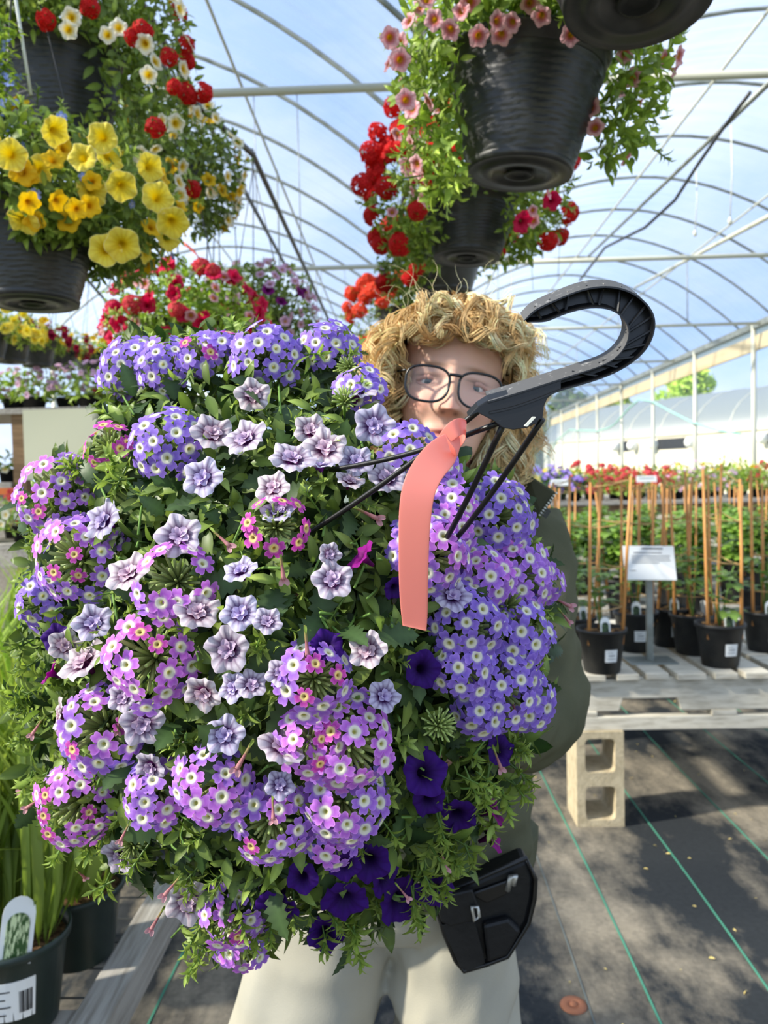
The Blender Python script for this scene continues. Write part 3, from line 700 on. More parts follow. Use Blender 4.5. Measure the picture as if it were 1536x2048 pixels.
def caned_pot(label, x, y, z, rz=0.0, tops=None, ntw=4, leaves=14, lh=0.3, detail=True, hgt=0.78, ncane=3, group='caned pots on the pallet table', seed=0, leafparts=True):
    rr = random.Random(seed); o = thing('caned_pot', label, 'potted plant', (x, y, z), group)
    W0 = Matrix.Translation((x, y, z)); Wr = W0 @ Matrix.Rotation(rz, 4, 'Z')
    pot = put('pot', POT, o, Wr)
    put('soil', SOIL, o, W0 @ Matrix.Translation((0, 0, 0.160)))
    if detail:
        lab = put('pot_label', LAB, pot, Wr)
        for t_ in LABT: put('print_line', t_, pot, Wr)
        tg = put('plant_tag', TAG, o, Wr @ Matrix.Translation((rr.uniform(-0.008, 0.012), -0.073, 0.150)) @ Matrix.Rotation(-0.12, 4, 'X'))
        put('tag_picture', TAGPIC, tg, WM[tg.name])
        for k in range(14):
            a = rr.uniform(0, 2*PI); q_ = rr.uniform(0.02, 0.08)
            put('bark_chip', CHIP, o, W0 @ Matrix.Translation((q_*math.cos(a), q_*math.sin(a), 0.170)) @ Matrix.Rotation(rr.uniform(0, 6), 4, 'Z') @ Matrix.Rotation(rr.uniform(-0.5, 0.5), 4, 'X'))
    ang = [rz-2.5, rz-0.6, rz+1.35]; feet, heads = [], []
    for k, a in enumerate(ang):
        f_ = np.array([x+0.083*math.cos(a), y+0.083*math.sin(a), z+0.12])
        tp = np.array([x+(0.083+rr.uniform(0.0, 0.045))*math.cos(a)+rr.uniform(-0.03, 0.03), y+0.10*math.sin(a)+rr.uniform(-0.03, 0.03), z+hgt*rr.uniform(0.95, 1.05)])
        feet.append(f_); heads.append(tp)
        if k < ncane: put('cane', MB().tube([f_, (f_+tp)/2+np.array([rr.uniform(-.004, .004), 0, 0]), tp], [0.0072, 0.0065, 0.0055], 6).mesh('cane', True), o, None, 'bamboo')
    for k in range(ntw if ncane == 3 else 0):
        t = 0.22+0.75*k/max(1, ntw-1)
        pts = [feet[i]+(heads[i]-feet[i])*(t+rr.uniform(-0.015, 0.015)) for i in range(3)]
        pl = []
        for i in range(3):
            a_, b_ = pts[i], pts[(i+1) % 3]; pl += [a_, a_+(b_-a_)*0.5-np.array([0, 0, 0.006])]
        put('twine_ring', MB().tube(pl, 0.0022, 5, True).mesh('twine_ring', True), o, None, 'twine')
    items = []
    for k in range(3):
        a = rr.uniform(0, 6); sp = [np.array([x, y, z+0.16]), np.array([x+0.03*math.cos(a), y+0.03*math.sin(a), z+0.16+lh*0.55]), np.array([x+0.06*math.cos(a), y+0.06*math.sin(a), z+0.16+lh])]
        if detail: put('stem', MB().tube(sp, [0.004, 0.003, 0.002], 5).mesh('stem', True), o, None, M['stemg'])
        for q_ in range(leaves//3):
            t = 0.25+0.75*(q_+rr.random())/(leaves/3); a2 = rr.uniform(0, 6.28); base = sp[0]*(1-t)+sp[2]*t
            d = np.array([math.cos(a2), math.sin(a2), rr.uniform(-0.1, 0.5)]); s_ = rr.uniform(0.05, 0.09)
            for j in range(3):
                dd = d+0.6*(j-1)*np.array([-math.sin(a2), math.cos(a2), 0]); pp = base+d*0.03*(1 if j != 1 else 2)
                items.append((TOMATO, basis(np.array([0, 0, 1.0])+0.3*d, dd, pp, s_*(1.0 if leafparts else 1.25)), np.array((1.1, 1.1, 0.9))*rr.uniform(0.85, 1.5)))
    if leafparts:
        for (T_, m_, t_) in items: put('leaf', tmesh(T_, 'leaf', 'leaf'), o, m_)
    else: stuff('foliage', items, o)
    return o
M['stemg'] = pmat('green_stem', c(104, 138, 66), 0.6, 0.2)
def onT(px, py): p = PZ(px, py, ZT); return p[0], p[1]
x, y = onT(1204, 1342); caned_pot('black pot with white label and arched tag at the front left of the pallet', x, y, ZT, 0.05, seed=1, hgt=0.80)
x, y = onT(1440, 1330); caned_pot('black pot with white label at the front right of the pallet, right of the sign', x, y, ZT, 0.0, seed=2, hgt=0.80, lh=0.26)
x, y = onT(1148, 1312); caned_pot('dusty black pot half hidden by the sleeve, left behind the front left pot', x, y, ZT, 0.5, seed=3, lh=0.34)
x, y = onT(1272, 1300); caned_pot('black pot with white label just left behind the sign post', x, y, ZT, -0.2, seed=4)
x, y = onT(1340, 1290); caned_pot('black pot with label just right behind the sign post', x, y, ZT, -0.1, seed=5)
x, y = onT(1386, 1306); caned_pot('black pot without visible label left behind the front right pot', x, y, ZT, 1.9, seed=6)
x, y = onT(1530, 1300); caned_pot('black pot cut by the right edge of the photo, on the pallet', x, y, ZT, -0.1, seed=7)
# sign stand
sx, sy = onT(1300, 1322)
sg = thing('sign_stand', 'white printed card on a grey metal post standing on the pallet', 'sign', (sx, sy, ZT))
put('base_plate', MB().box((sx-0.10, sy-0.07, ZT), (sx+0.10, sy+0.07, ZT+0.006)).mesh('base_plate'), sg, None, 'steel', None, 0.002)
put('post', MB().box((sx-0.013, sy-0.012, ZT), (sx+0.013, sy+0.012, ZT+0.36)).mesh('post'), sg, None, 'steel', None, 0.002)
Ms = Matrix.Translation((sx-0.005, sy-0.02, ZT+0.425)) @ Matrix.Rotation(-0.35, 4, 'X') @ Matrix.Rotation(0.03, 4, 'Y')
card = put('card', MB().box((-0.108, -0.003, -0.075), (0.108, 0.003, 0.075), Ms).mesh('card'), sg, None, 'white_paper', None, 0.002)
for k, (xa, xb, zz, th) in enumerate(((-0.03, 0.06, 0.062, 0.005), (-0.065, 0.055, 0.044, 0.003), (-0.075, 0.088, 0.030, 0.0022), (-0.075, 0.085, 0.020, 0.0022), (-0.075, 0.088, 0.010, 0.0022), (-0.075, 0.04, 0.000, 0.0022), (-0.085, -0.06, -0.035, 0.002))):
    put('print_line', MB().box((xa, -0.0042, zz-th/2), (xb, -0.0032, zz+th/2), Ms).mesh('print_line'), card, None, 'ink')
# caned pots standing behind, on a second low bench
bench2 = thing('low_bench', 'low slatted bench behind the pallet carrying rows of caned pots', 'bench', (2.2, 6.2, 0))
for k in range(9):
    y = 4.65+0.42*k
    put('slat', MB().box((0.75, y, 0.50), (4.9, y+0.30, 0.525)).mesh('slat'), bench2, None, 'wood_grey', None, 0.003)
for xx in (0.95, 2.8, 4.6):
    for yy in (4.8, 8.1): put('leg', MB().box((xx-0.05, yy-0.05, 0), (xx+0.05, yy+0.05, 0.46)).mesh('leg'), bench2, None, 'wood_grey')
    put('rail', MB().box((xx-0.04, 4.65, 0.45), (xx+0.04, 8.3, 0.50)).mesh('rail'), bench2, None, 'wood_grey')
k = 0
for row in range(6):
    y = 4.80+0.55*row
    for i in range(7):
        x = 0.95+0.42*i+0.1*(row % 2)
        if x > 0.475*y+0.12 or (row > 1 and i == 0): continue
        k += 1
        caned_pot('caned green plant on the low bench, '+nth(i if row < 2 else i-1)+" in the "+('nearest', 'second', 'third', 'fourth', 'fifth', 'farthest')[row]+' row', x+random.uniform(-.04, .04), y, 0.525, random.uniform(-1, 1), ntw=3, leaves=84, lh=0.42, detail=False, hgt=0.80, ncane=(3, 0, 2, 1, 0)[k % 5], group='caned pots on the low bench', seed=50+k, leafparts=False)
# ------------------------------------------------------------------ tall bench with bedding plants, right background
def bedding(label, p, r, h, leafT, tint, flT, nfl, fs, group, seed, nleaf=110, potr=0.07, up=0.5, cat='plant', name='bedding_plant'):
    flT = low(flT); rr = np.random.default_rng(seed); o = thing(name, label, cat, p, group); p = np.array(p, float)
    put('pot', MB().lathe([(potr*0.75, 0), (potr, 0.10), (potr*1.04, 0.10), (potr*0.9, 0.09)], 14, Matrix.Translation(p), True, True).mesh('pot', True), o, None, 'tray')
    items, fl = [], []
    for _ in range(nleaf):
        d = rr.normal(size=3); d[2] = abs(d[2]); d = unit(d); q_ = p+np.array([0, 0, 0.08])+d*np.array([r, r, h])*rr.uniform(0.45, 1.0)
        items.append((leafT, basis(d+[0, 0, 0.4], d*[1, 1, up]+rr.normal(size=3)*0.5, q_, rr.uniform(0.05, 0.085)), np.array(tint)*rr.uniform(0.7, 1.3)))
    for _ in range(nfl):
        d = rr.normal(size=3); d[2] = abs(d[2])+0.15; d = unit(d); q_ = p+np.array([0, 0, 0.08])+d*np.array([r, r, h])*rr.uniform(0.95, 1.15)
        fl.append((flT, facing(d+rr.normal(size=3)*0.3+[0, -0.4, 0], q_, fs*rr.uniform(0.8, 1.2)), np.ones(3)*rr.uniform(0.85, 1.15)))
    stuff('foliage', items, o, 'leaf')
    if fl: stuff('blooms', fl, o, 'petal')
    return o
BZ = 1.14
bench3 = thing('display_bench', 'raised wooden display bench with a brown front board full of bedding plants', 'bench', (3.5, 9.6, 0))
put('front_board', MB().box((0.9, 8.55, BZ-0.16), (5.6, 8.60, BZ-0.005)).mesh('front_board'), bench3, None, 'wood_brown', None, 0.004)
put('top_rail', MB().box((0.9, 8.50, BZ-0.04), (5.6, 8.66, BZ)).mesh('top_rail'), bench3, None, 'wood_grey', None, 0.004)
for k in range(8): put('slat', MB().box((0.9, 8.72+0.28*k, BZ-0.03), (5.6, 8.94+0.28*k, BZ)).mesh('slat'), bench3, None, 'wood_grey')
for xx in (1.2, 3.2, 5.3):
    for yy in (8.65, 10.7): put('leg', MB().box((xx-0.05, yy-0.05, 0), (xx+0.05, yy+0.05, BZ-0.03)).mesh('leg'), bench3, None, 'wood_grey')
kinds = [('purple flowering bedding plant', SERR, (0.9, 1.0, 0.9), FLORET['blue'][0], 26, 0.03), ('red flowering bedding plant', LEAF2, (0.9, 1.0, 0.8), ROSEHEAD, 15, 0.045),
         ('grey green fine leaved plant', LEAF2, (1.0, 1.0, 1.3), LILAC, 10, 0.025), ('bright green leafy plant', LEAF, (1.5, 1.5, 1.0), WHITEYEL, 5, 0.03)]
n = 0
for row in range(3):
    for i in range(10):
        x = 1.65+0.30*i+random.uniform(-.03, .03); y = 8.85+0.55*row
        kk = 0 if x < 2.0 else (1 if x < 2.9 else (2 if x < 3.8 else 3))
        if random.random() < 0.12: kk = random.randrange(4)
        lb, lf, tn, ft, nf, fs = kinds[kk]; n += 1
        bedding(lb+' on the display bench, '+nth(i)+' in '+('front', 'middle', 'back')[row]+' row', (x, y, BZ), 0.18, 0.24+0.05*row+(0.08 if kk == 3 else 0), lf, tn, ft, nf, fs, lb+'s on the display bench', 300+n, 120)
for k, (px_, py_) in enumerate(((1121, 965), (1293, 958))):
    a = P(px_, py_, 8.45)
    o = thing('bench_sign', 'small white card on the display bench ' + ('near the jacket collar' if k == 0 else 'above the sign stand'), 'sign', a)
    put('card', MB().box((-0.11, -0.003, -0.035), (0.11, 0.003, 0.035), Matrix.Translation(Vector(a)) @ Matrix.Rotation(-0.2, 4, 'X')).mesh('card'), o, None, 'white_paper')
    put('print_line', MB().box((-0.08, -0.006, 0.004), (0.08, -0.004, 0.010), Matrix.Translation(Vector(a)) @ Matrix.Rotation(-0.2, 4, 'X')).mesh('print_line'), o, None, 'grey_line')
    put('stake', MB().tube([(a[0], a[1]+0.01, a[2]), (a[0], a[1]+0.01, BZ-0.1)], 0.005, 6).mesh('stake'), o, None, 'steel')
# bright bedding further right behind, in front of the side wall
for k in range(21):
    x = 2.2+0.155*k; y = 11.6+random.uniform(-.5, .5)
    bedding('yellow green leafy plant behind the display bench, '+nth(k)+' of its row', (x, y, 1.25), 0.24, 0.24, LEAF, (1.9, 1.7, 0.9), GOLD, 6, 0.03, 'leafy plants behind the display bench', 500+k, 90)
bench4 = thing('rear_bench', 'rear bench close to the right wall behind the display bench', 'bench', (4, 11.6, 0))
put('top', MB().box((1.9, 11.0, 1.20), (5.8, 12.2, 1.25)).mesh('top'), bench4, None, 'wood_grey')
for xx in (2.0, 5.6):
    for yy in (11.1, 12.1): put('leg', MB().box((xx-0.05, yy-0.05, 0), (xx+0.05, yy+0.05, 1.2)).mesh('leg'), bench4, None, 'wood_grey')
bedding('small yellow flowering plant beside the curls above the jacket collar', tuple(P(1058, 985, 7.6)), 0.10, 0.12, LEAF2, (1.2, 1.2, 0.9), YELLOW, 9, 0.045, None, 777, 50, 0.05)
tagged(put('plant_stand', MB().lathe([(0.12, 0), (0.03, 0.03), (0.03, 1.25), (0.10, 1.27), (0.10, 1.29)], 14, Matrix.Translation((P(1058, 985, 7.6)[0], P(1058, 985, 7.6)[1], P(1058, 985, 7.6)[2]-1.29))).mesh('plant_stand', True), None, None, 'wood_grey'), 'slim stand carrying the small yellow flowering plant', 'stand')

# ------------------------------------------------------------------ left: low wire bench with grasses
LZ = 0.33
lb = thing('wire_bench', 'low grey wooden bench with a wire mesh top in the left foreground', 'bench', (-1.3, 3.0, 0))
put('side_rail', MB().box((-0.705, 1.05, LZ-0.09), (-0.625, 4.3, LZ)).mesh('side_rail'), lb, None, 'wood_grey', None, 0.004)
put('side_rail', MB().box((-2.1, 1.05, LZ-0.09), (-2.02, 4.3, LZ)).mesh('side_rail'), lb, None, 'wood_grey', None, 0.004)
for y in (1.50, 2.9, 4.2): put('cross_rail', MB().box((-2.02, y, LZ-0.09), (-0.705, y+0.07, LZ-0.012)).mesh('cross_rail'), lb, None, 'wood_grey', None, 0.003)
for y in (1.2, 2.7, 4.2):
    for x in (-0.67, -2.06): put('leg', MB().box((x-0.04, y-0.04, 0), (x+0.04, y+0.04, LZ-0.09)).mesh('leg'), lb, None, 'wood_grey')
for k in range(32): put('mesh_wire', MB().tube([(-2.05, 1.1+0.10*k, LZ-0.008), (-0.66, 1.1+0.10*k, LZ-0.008)], 0.0022, 5).mesh('mesh_wire'), lb, None, 'wire')
for k in range(14): put('mesh_wire', MB().tube([(-2.0+0.10*k, 1.06, LZ-0.004), (-2.0+0.10*k, 4.28, LZ-0.004)], 0.0022, 5).mesh('mesh_wire'), lb, None, 'wire')
def grass_pot(label, x, y, r, h, nb, hh, seed, spread=0.35, group='grass pots on the wire bench', tag=False, parts=60, width=1.0, tint=(1, 1, 1)):
    rr = random.Random(seed); o = thing('grass_pot', label, 'potted grass', (x, y, LZ), group); W0 = Matrix.Translation((x, y, LZ))
    pot = put('pot', MB().lathe(pot_prof(r, h), 32, W0, True, True).mesh('pot', True), o, None, 'pot_green')
    put('soil', MB().lathe([(0.002, h*0.9+0.004), (r*0.5, h*0.9), (r*0.93, h*0.9-0.004)], 24, W0).mesh('soil', True), o, None, 'soil')
    its = []
    for k in range(nb):
        a = rr.uniform(0, 2*PI) if not tag else rr.uniform(-0.5, 3.9); q_ = r*0.75*math.sqrt(rr.random()); b0 = np.array([x+q_*math.cos(a), y+q_*math.sin(a), LZ+h*0.9]); a2 = a+rr.uniform(-0.8, 0.8)
        le = spread*rr.uniform(0.1, 1.0); d = np.array([math.cos(a2)*le, math.sin(a2)*le, 1.0]); L = hh*rr.uniform(0.55, 1.05)
        zf = np.array([-math.cos(a2), -math.sin(a2), le])*-1
        m_ = basis(-zf if rr.random() < 0.2 else np.array([math.cos(a2), math.sin(a2), 0.2]), d, b0, L)
        m_ = m_ @ Matrix.Scale(width*rr.uniform(0.35, 0.75)/max(L, 0.2)*0.55+0.15, 4, (1, 0, 0))
        its.append((GRASS, m_, np.array(tint)*rr.uniform(0.75, 1.35)*np.array([1, 1, rr.uniform(0.7, 1.0)])))
    its.sort(key=lambda t: (t[1].translation-Vector(CAM)).length)
    for T_, m_, t_ in its[:parts]: put('blade', tmesh(T_, 'blade', 'leaf'), o, m_)
    if its[parts:]: stuff('blades', its[parts:], o)
    if tag:
        q = W0 @ Matrix.Translation((r*0.40, -r*0.84, h*0.90)) @ Matrix.Rotation(0.55, 4, 'Z') @ Matrix.Rotation(-0.15, 4, 'X') @ Matrix.Rotation(0.16, 4, 'Y') @ Matrix.Scale(1.5, 4)
        tg = put('plant_tag', TAG, o, q); tp = TAGPIC.copy(); tp.materials.clear(); tp.materials.append(M['tag_grass']); put('tag_picture', tp, tg, q)
        r0, r1 = r*0.79, r*0.90
        la = put('pot_label', label_mesh((r0, r1), h*0.28, h*0.72, -0.3, 0.85, 'pot_label'), pot, W0, 'white_paper')
        for k in range(4): put('print_line', label_mesh((r0+(r1-r0)*(0.3+0.15*k), r0+(r1-r0)*(0.33+0.15*k)), h*(0.36+0.085*k), h*(0.372+0.085*k), -0.2, 0.25+0.1*(k % 2), 'print_line', 0.0024), pot, W0, 'ink')
        for k in range(9): put('bar_code_line', label_mesh((r0+0.002, r1-0.004), h*0.36, h*0.60, 0.52+0.03*k, 0.535+0.03*k+0.006*(k % 3), 'bar_code_line', 0.0024), pot, W0, 'ink')
    return o
p1 = PZ(22, 2075, LZ); p2 = PZ(140, 1935, LZ)
grass_pot('dark green pot with printed tag and white barcode label in the bottom left corner', p1[0]-0.01, p1[1]+0.05, 0.105, 0.19, 130, 0.62, 5, 0.32, tag=True, parts=110)
grass_pot('round dark green pot of broad bladed grass next to the wooden rail', p2[0], p2[1]+0.05, 0.105, 0.17, 42, 0.42, 6, 0.9, parts=42, width=1.9)
k = 0
for (x, y, hh) in ((-1.12, 1.95, 0.70), (-1.42, 2.15, 0.72), (-0.95, 2.30, 0.60), (-1.2, 2.55, 0.70), (-1.6, 2.7, 0.72), (-0.95, 2.85, 0.55), (-1.3, 3.1, 0.65), (-1.7, 3.4, 0.66)):
    k += 1
    grass_pot('tall bright green grass on the wire bench, '+('nearest' if k == 1 else NTH[k-1]+'nearest')+' of the tall grasses', x, y, 0.10, 0.17, 120, hh, 20+k, 0.30, 'tall grasses behind the basket', parts=20, tint=(0.95, 1.05, 0.95))
# ------------------------------------------------------------------ left background: racks, panel, bedding
rack = thing('plant_rack', 'plant rack with a flat top shelf full of pink flowers, left background', 'rack', (-2.9, 5.6, 0))
RZ = P(120, 822, 5.6)[2]
put('shelf', MB().box((-3.6, 5.3, RZ-0.04), (-1.75, 6.1, RZ)).mesh('shelf'), rack, None, 'wood_grey')
for x in (-3.5, P(68, 900, 5.6)[0], -1.8): put('upright', MB().box((x-0.045, 5.33, 0), (x+0.045, 5.42, RZ-0.04)).mesh('upright'), rack, None, 'wood_brown')
put('shelf', MB().box((-3.6, 5.3, RZ-0.55), (-2.72, 6.1, RZ-0.51)).mesh('shelf'), rack, None, 'wood_grey')
put('shelf', MB().box((-3.6, 5.3, RZ-1.0), (-1.75, 6.1, RZ-0.96)).mesh('shelf'), rack, None, 'wood_grey')
for k in range(3): put('slat', MB().box((P(250, 900, 5.6)[0], 5.40, RZ-0.16-0.09*k), (-1.75, 5.43, RZ-0.09-0.09*k)).mesh('slat'), rack, None, 'wood_brown')
pa, pb = P(76, 836, 5.5), P(238, 828, 5.5)
panel = thing('board', 'plain beige board leaning on the plant rack, left background', 'board', (pa[0], 5.28, 1.3), None, MB().box((pa[0], 5.24, RZ-0.50), (pb[0], 5.27, RZ-0.02)).mesh('board'), 'panel_beige', I4)
for k in range(7):
    x = -3.05+0.20*k; pk = k >= 5
    bedding(('pale pink' if not pk else 'coral')+' flowering plant on the top shelf of the plant rack, '+nth(k), (x, 5.55+0.1*(k % 2), RZ), 0.17, 0.26 if not pk else 0.18, LEAF2, (1.05, 1.1, 0.8), LILAC if not pk else ROSEHEAD, 22, 0.026 if not pk else 0.03, 'pink plants on the rack' if not pk else 'coral plants on the rack', 602+k, 150, 0.085)
for k in range(1): bedding('small green plant on the middle shelf of the plant rack', (-2.9+0.2*k, 5.6, RZ-0.51), 0.1, 0.14, LEAF, (1.3, 1.3, 0.9), WHITEYEL, 4, 0.03, None, 643+k, 50, 0.06)
bb = thing('bedding_bench', 'grey bench with salmon bedding flowers behind the tall grass on the left', 'bench', (-2.6, 5.2, 0))
BBZ = 1.10
put('top', MB().box((-4.2, 4.5, BBZ-0.05), (-1.75, 5.1, BBZ)).mesh('top'), bb, None, 'wood_grey')
put('front_board', MB().box((-4.2, 4.46, BBZ-0.14), (-1.75, 4.50, BBZ)).mesh('front_board'), bb, None, 'wood_grey', None, 0.004)
for x in (-4.0, -1.85): put('leg', MB().box((x-0.05, 4.6, 0), (x+0.05, 4.7, BBZ-0.05)).mesh('leg'), bb, None, 'wood_grey')
n = 0
for row in range(2):
    for k in range(5):
        n += 1; w_ = row == 0
        bedding(('white flowering plant at the front' if w_ else 'salmon flowering plant at the back')+' of the grey bedding bench, '+nth(k), (-2.75+0.21*k, 4.65+0.3*row, BBZ), 0.15, 0.14+0.07*row, LEAF2, (1.0, 1.1, 0.9), WHITEYEL if w_ else ROSEHEAD, 16, 0.03, 'white bedding on the grey bench' if w_ else 'salmon bedding on the grey bench', 660+n, 80, 0.06)
ob = thing('planter', 'orange planter of low green plants at the far left edge', 'planter', P(10, 985, 6.6))
q = P(-10, 985, 6.6)
put('trough', MB().box((q[0]-0.3, q[1]-0.1, q[2]-0.02), (q[0]+0.32, q[1]+0.1, q[2]+0.05)).mesh('trough'), ob, None, 'terracotta')
put('stand', MB().box((q[0]-0.3, q[1]-0.08, 0), (q[0]+0.3, q[1]+0.08, q[2]-0.02)).mesh('stand'), ob, None, 'wood_grey')
# ------------------------------------------------------------------ hanging baskets overhead
def basket_pot(o, top, r, h, tilt, weave=True):
    """ribbed basket pot hung by its rim; top = centre of the rim"""
    Wp = Matrix.Translation(Vector(top)) @ Matrix.Rotation(tilt[0], 4, 'Y') @ Matrix.Rotation(tilt[1], 4, 'X')
    m = MB(); seg = 72 if weave else 36; nz_ = 40 if weave else 12
    V = []; F = []
    for i in range(nz_+1):
        t = i/nz_; z = -h+h*0.86*t; rr_ = r*(0.66+0.31*t**0.9)
        for k in range(seg):
            a = 2*PI*k/seg; b = 0.0
            if weave and 0.08 < t < 0.95: b = 0.0030*math.sin(i*PI*0.8+1.3*math.sin(k*PI*2/6))*(1 if (k//3+i//2) % 2 else 0.6)
            V.append((( rr_+b)*math.cos(a), (rr_+b)*math.sin(a), z))
    for i in range(nz_):
        for k in range(seg):
            k2 = (k+1) % seg; F.append((i*seg+k, i*seg+k2, (i+1)*seg+k2, (i+1)*seg+k))
    m.add(V, F)
    pot = put('pot', m.mesh('pot', True), o, Wp, 'black_plastic')
    put('rim', MB().lathe([(r*0.965, -h*0.16), (r*0.985, -h*0.15), (r*0.985, -h*0.05), (r*1.03, -h*0.045), (r*1.045, -h*0.02), (r*1.03, 0), (r*0.97, 0), (r*0.94, -h*0.1)], seg, None, False).mesh('rim', True), pot, Wp, 'black_plastic')
    put('base', MB().lathe([(0.012, -h+0.004), (0.024, -h+0.003), (0.026, -h-0.002), (r*0.34, -h-0.003), (r*0.345, -h-0.006), (r*0.5, -h-0.006), (r*0.505, -h-0.003), (r*0.64, -h-0.003), (r*0.68, -h-0.004), (r*0.695, -h+0.006), (r*0.66, -h+0.02)], seg, None, True).mesh('base', True), pot, Wp, 'black_plastic')
    put('drain_hole', MB().lathe([(0.018, -h-0.0015), (0.030, -h-0.0065), (0.024, -h-0.0062), (0.014, -h-0.001)], 20, None, True).mesh('drain_hole', True), pot, Wp, 'pouch')
    put('soil', MB().lathe([(0.002, -0.012), (r*0.5, -0.012), (r*0.95, -0.02)], 30, None).mesh('soil', True), pot, Wp, 'soil')
    return Wp
RAIL = {}
def hanging_basket(label, top, r, h, pr, ph_, flowers, seed, drop=0.20, nleaf=1300, leafT=None, tint=(1, 1, 1), tilt=(0, 0), ls=(0.022, 0.040), railz=2.86, leafparts=70, weave=True, group='hanging baskets under the roof', skirt=None, sprig=60):
    rr = np.random.default_rng(seed); top = np.array(top, float)
    o = thing('hanging_basket', label, 'hanging basket', top, group)
    Wp = basket_pot(o, top, r, h, tilt, weave)
    hk = top+np.array([0, 0, max(0.3, railz-top[2])]); RAIL.setdefault(railz, []).append(hk)
    for k in range(3):
        a = 2*PI*k/3+0.6; put('hanger_strand', MB().tube([tuple(np.array(Wp @ Vector((r*math.cos(a), r*math.sin(a), -0.01)))), tuple(hk-np.array([0, 0, 0.06]))], 0.0022, 5).mesh('hanger_strand', True), o, None, 'black_plastic')
    hpts = [hk+np.array([0, 0, -0.06])] + [hk+np.array([0.0, 0.022*math.sin(a)+0.0, 0.022*math.cos(a)-0.002]) for a in np.linspace(-2.6, 1.9, 9)]
    put('hanger_hook', MB().tube([tuple(p) for p in hpts], 0.004, 6).mesh('hanger_hook', True), o, None, 'black_plastic')
    def sample(lo=0.42, hi=1.0):
        while True:
            a = rr.uniform(0, 2*PI); el = rr.uniform(-1, 1)
            d = drop*(skirt(a) if skirt else 1.0)
            if el >= 0:
                s = math.sqrt(1-el*el*0.98); q_ = rr.uniform(lo, hi)
                n_ = np.array([s*math.cos(a), s*math.sin(a), el]); return top+n_*np.array([pr, pr, ph_])*q_, n_
            else:
                if -el*drop > d: continue
                q_ = rr.uniform(max(lo, (r*1.06)/pr), max(hi, r*1.2/pr)); rad = pr*q_*(1-0.25*el*el)
                rad = max(rad, r*1.08)
                n_ = unit([math.cos(a), math.sin(a), -0.1+0.5*el]); return top+np.array([rad*math.cos(a), rad*math.sin(a), el*drop]), n_
    L1 = leafT or LEAF; its = []
    for _ in range(nleaf):
        p, n_ = sample(); d = n_*0.5+rr.normal(size=3)*0.7+np.array([0, 0, -0.15])
        its.append((L1 if rr.random() < 0.7 else LEAF2, basis(n_+rr.normal(size=3)*0.4+[0, 0, 0.3], d, p, rr.uniform(*ls)), np.array(tint)*rr.uniform(0.65, 1.35)))
    for _ in range(sprig):
        p, n_ = sample(0.85, 1.05); its.append((SPRIG[rr.integers(4)], basis([0, 0, 1.0], n_+rr.normal(size=3)*0.4, p, rr.uniform(0.032, 0.058)), np.array(tint)*rr.uniform(0.8, 1.3)))
    order = sorted(range(len(its)), key=lambda i: -its[i][1].to_scale()[0]*(1.0 if np.dot(np.array(its[i][1].translation)-top, CAM-top) > 0 else 0.3))
    for i in order[:leafparts]: put('leaf' if its[i][0] not in () else 'leaf', tmesh(its[i][0], 'leaf', 'leaf'), o, its[i][1])
    stuff('foliage', [its[i] for i in order[leafparts:]], o)
    for (T_, nm, cnt, fs) in flowers:
        for k in range(cnt):
            for _ in range(6):
                p, n_ = sample(0.97, 1.08)
                if np.dot(n_, unit(CAM-top)) > -0.35 or rr.random() < 0.15: break
            put(nm, tmesh(T_, nm, 'petal'), o, facing(n_+rr.normal(size=3)*0.35+np.array([0, 0, 0.1])+0.35*unit(CAM-top), p, fs*rr.uniform(0.85, 1.15)))
    return o
def vl(cx, cy, d): return P(cx, cy, d)
# right row
sk_left = lambda a: 1.0 if math.cos(a) < -0.2 else 0.75
bC = hanging_basket('large black hanging basket of pale pink red eyed flowers at the top centre right', vl(1056, 118, 1.50), 0.152, 0.215, 0.262, 0.16, [(PINKCAL, 'bloom', 60, 0.0175)], 1, 0.26, 3600, LEAF, (1.1, 1.1, 0.9), (0.09, 0.04), skirt=lambda a: 1.0 if math.cos(a) < -0.8 else (0.75 if math.cos(a) > 0.85 else 0.10))
hanging_basket('hanging basket nearest the lens, only its ringed base showing at the top right', vl(1278, -215, 1.10), 0.152, 0.16, 0.20, 0.14, [(PINKCAL, 'bloom', 18, 0.0165)], 2, 0.05, 700, LEAF, (1.1, 1.1, 0.9), (0.05, -0.10))
bE = hanging_basket('black hanging basket with red and pink flowers below the large pink one', vl(938, 402, 2.36), 0.15, 0.17, 0.30, 0.27, [(REDHEAD, 'flower_head', 40, 0.036), (PINKCAL, 'bloom', 26, 0.018), (CRIMSON, 'bloom', 6, 0.03)], 3, 0.16, 3000, LEAF, (1.15, 1.15, 0.9), (0.06, 0.0), skirt=lambda a: 1.0 if abs(math.cos(a)) > 0.5 else 0.25)
hanging_basket('small looking black hanging basket of red verbena just above the curly hair', vl(890, 500, 3.05), 0.15, 0.17, 0.26, 0.15, [(REDHEAD, 'flower_head', 30, 0.038), (MAGPET, 'bloom', 8, 0.026)], 4, 0.18, 1900, LEAF, (1.05, 1.05, 0.9), (0.0, 0.0), weave=False, skirt=lambda a: 1.0 if math.cos(a) < -0.4 else 0.3)
bG = hanging_basket('orange red flowering hanging basket half hidden behind the curly hair', vl(812, 622, 3.95), 0.15, 0.17, 0.29, 0.17, [(ORANGEHEAD, 'flower_head', 44, 0.042)], 5, 0.30, 1000, LEAF, (1.1, 1.1, 0.8), (0, 0), weave=False)
hanging_basket('far hanging basket of orange flowers at the end of the right row', vl(800, 700, 5.2), 0.15, 0.17, 0.26, 0.17, [(ORANGEHEAD, 'flower_head', 18, 0.04)], 55, 0.2, 600, LEAF, (1.1, 1.1, 0.8), (0, 0), weave=False, leafparts=0)
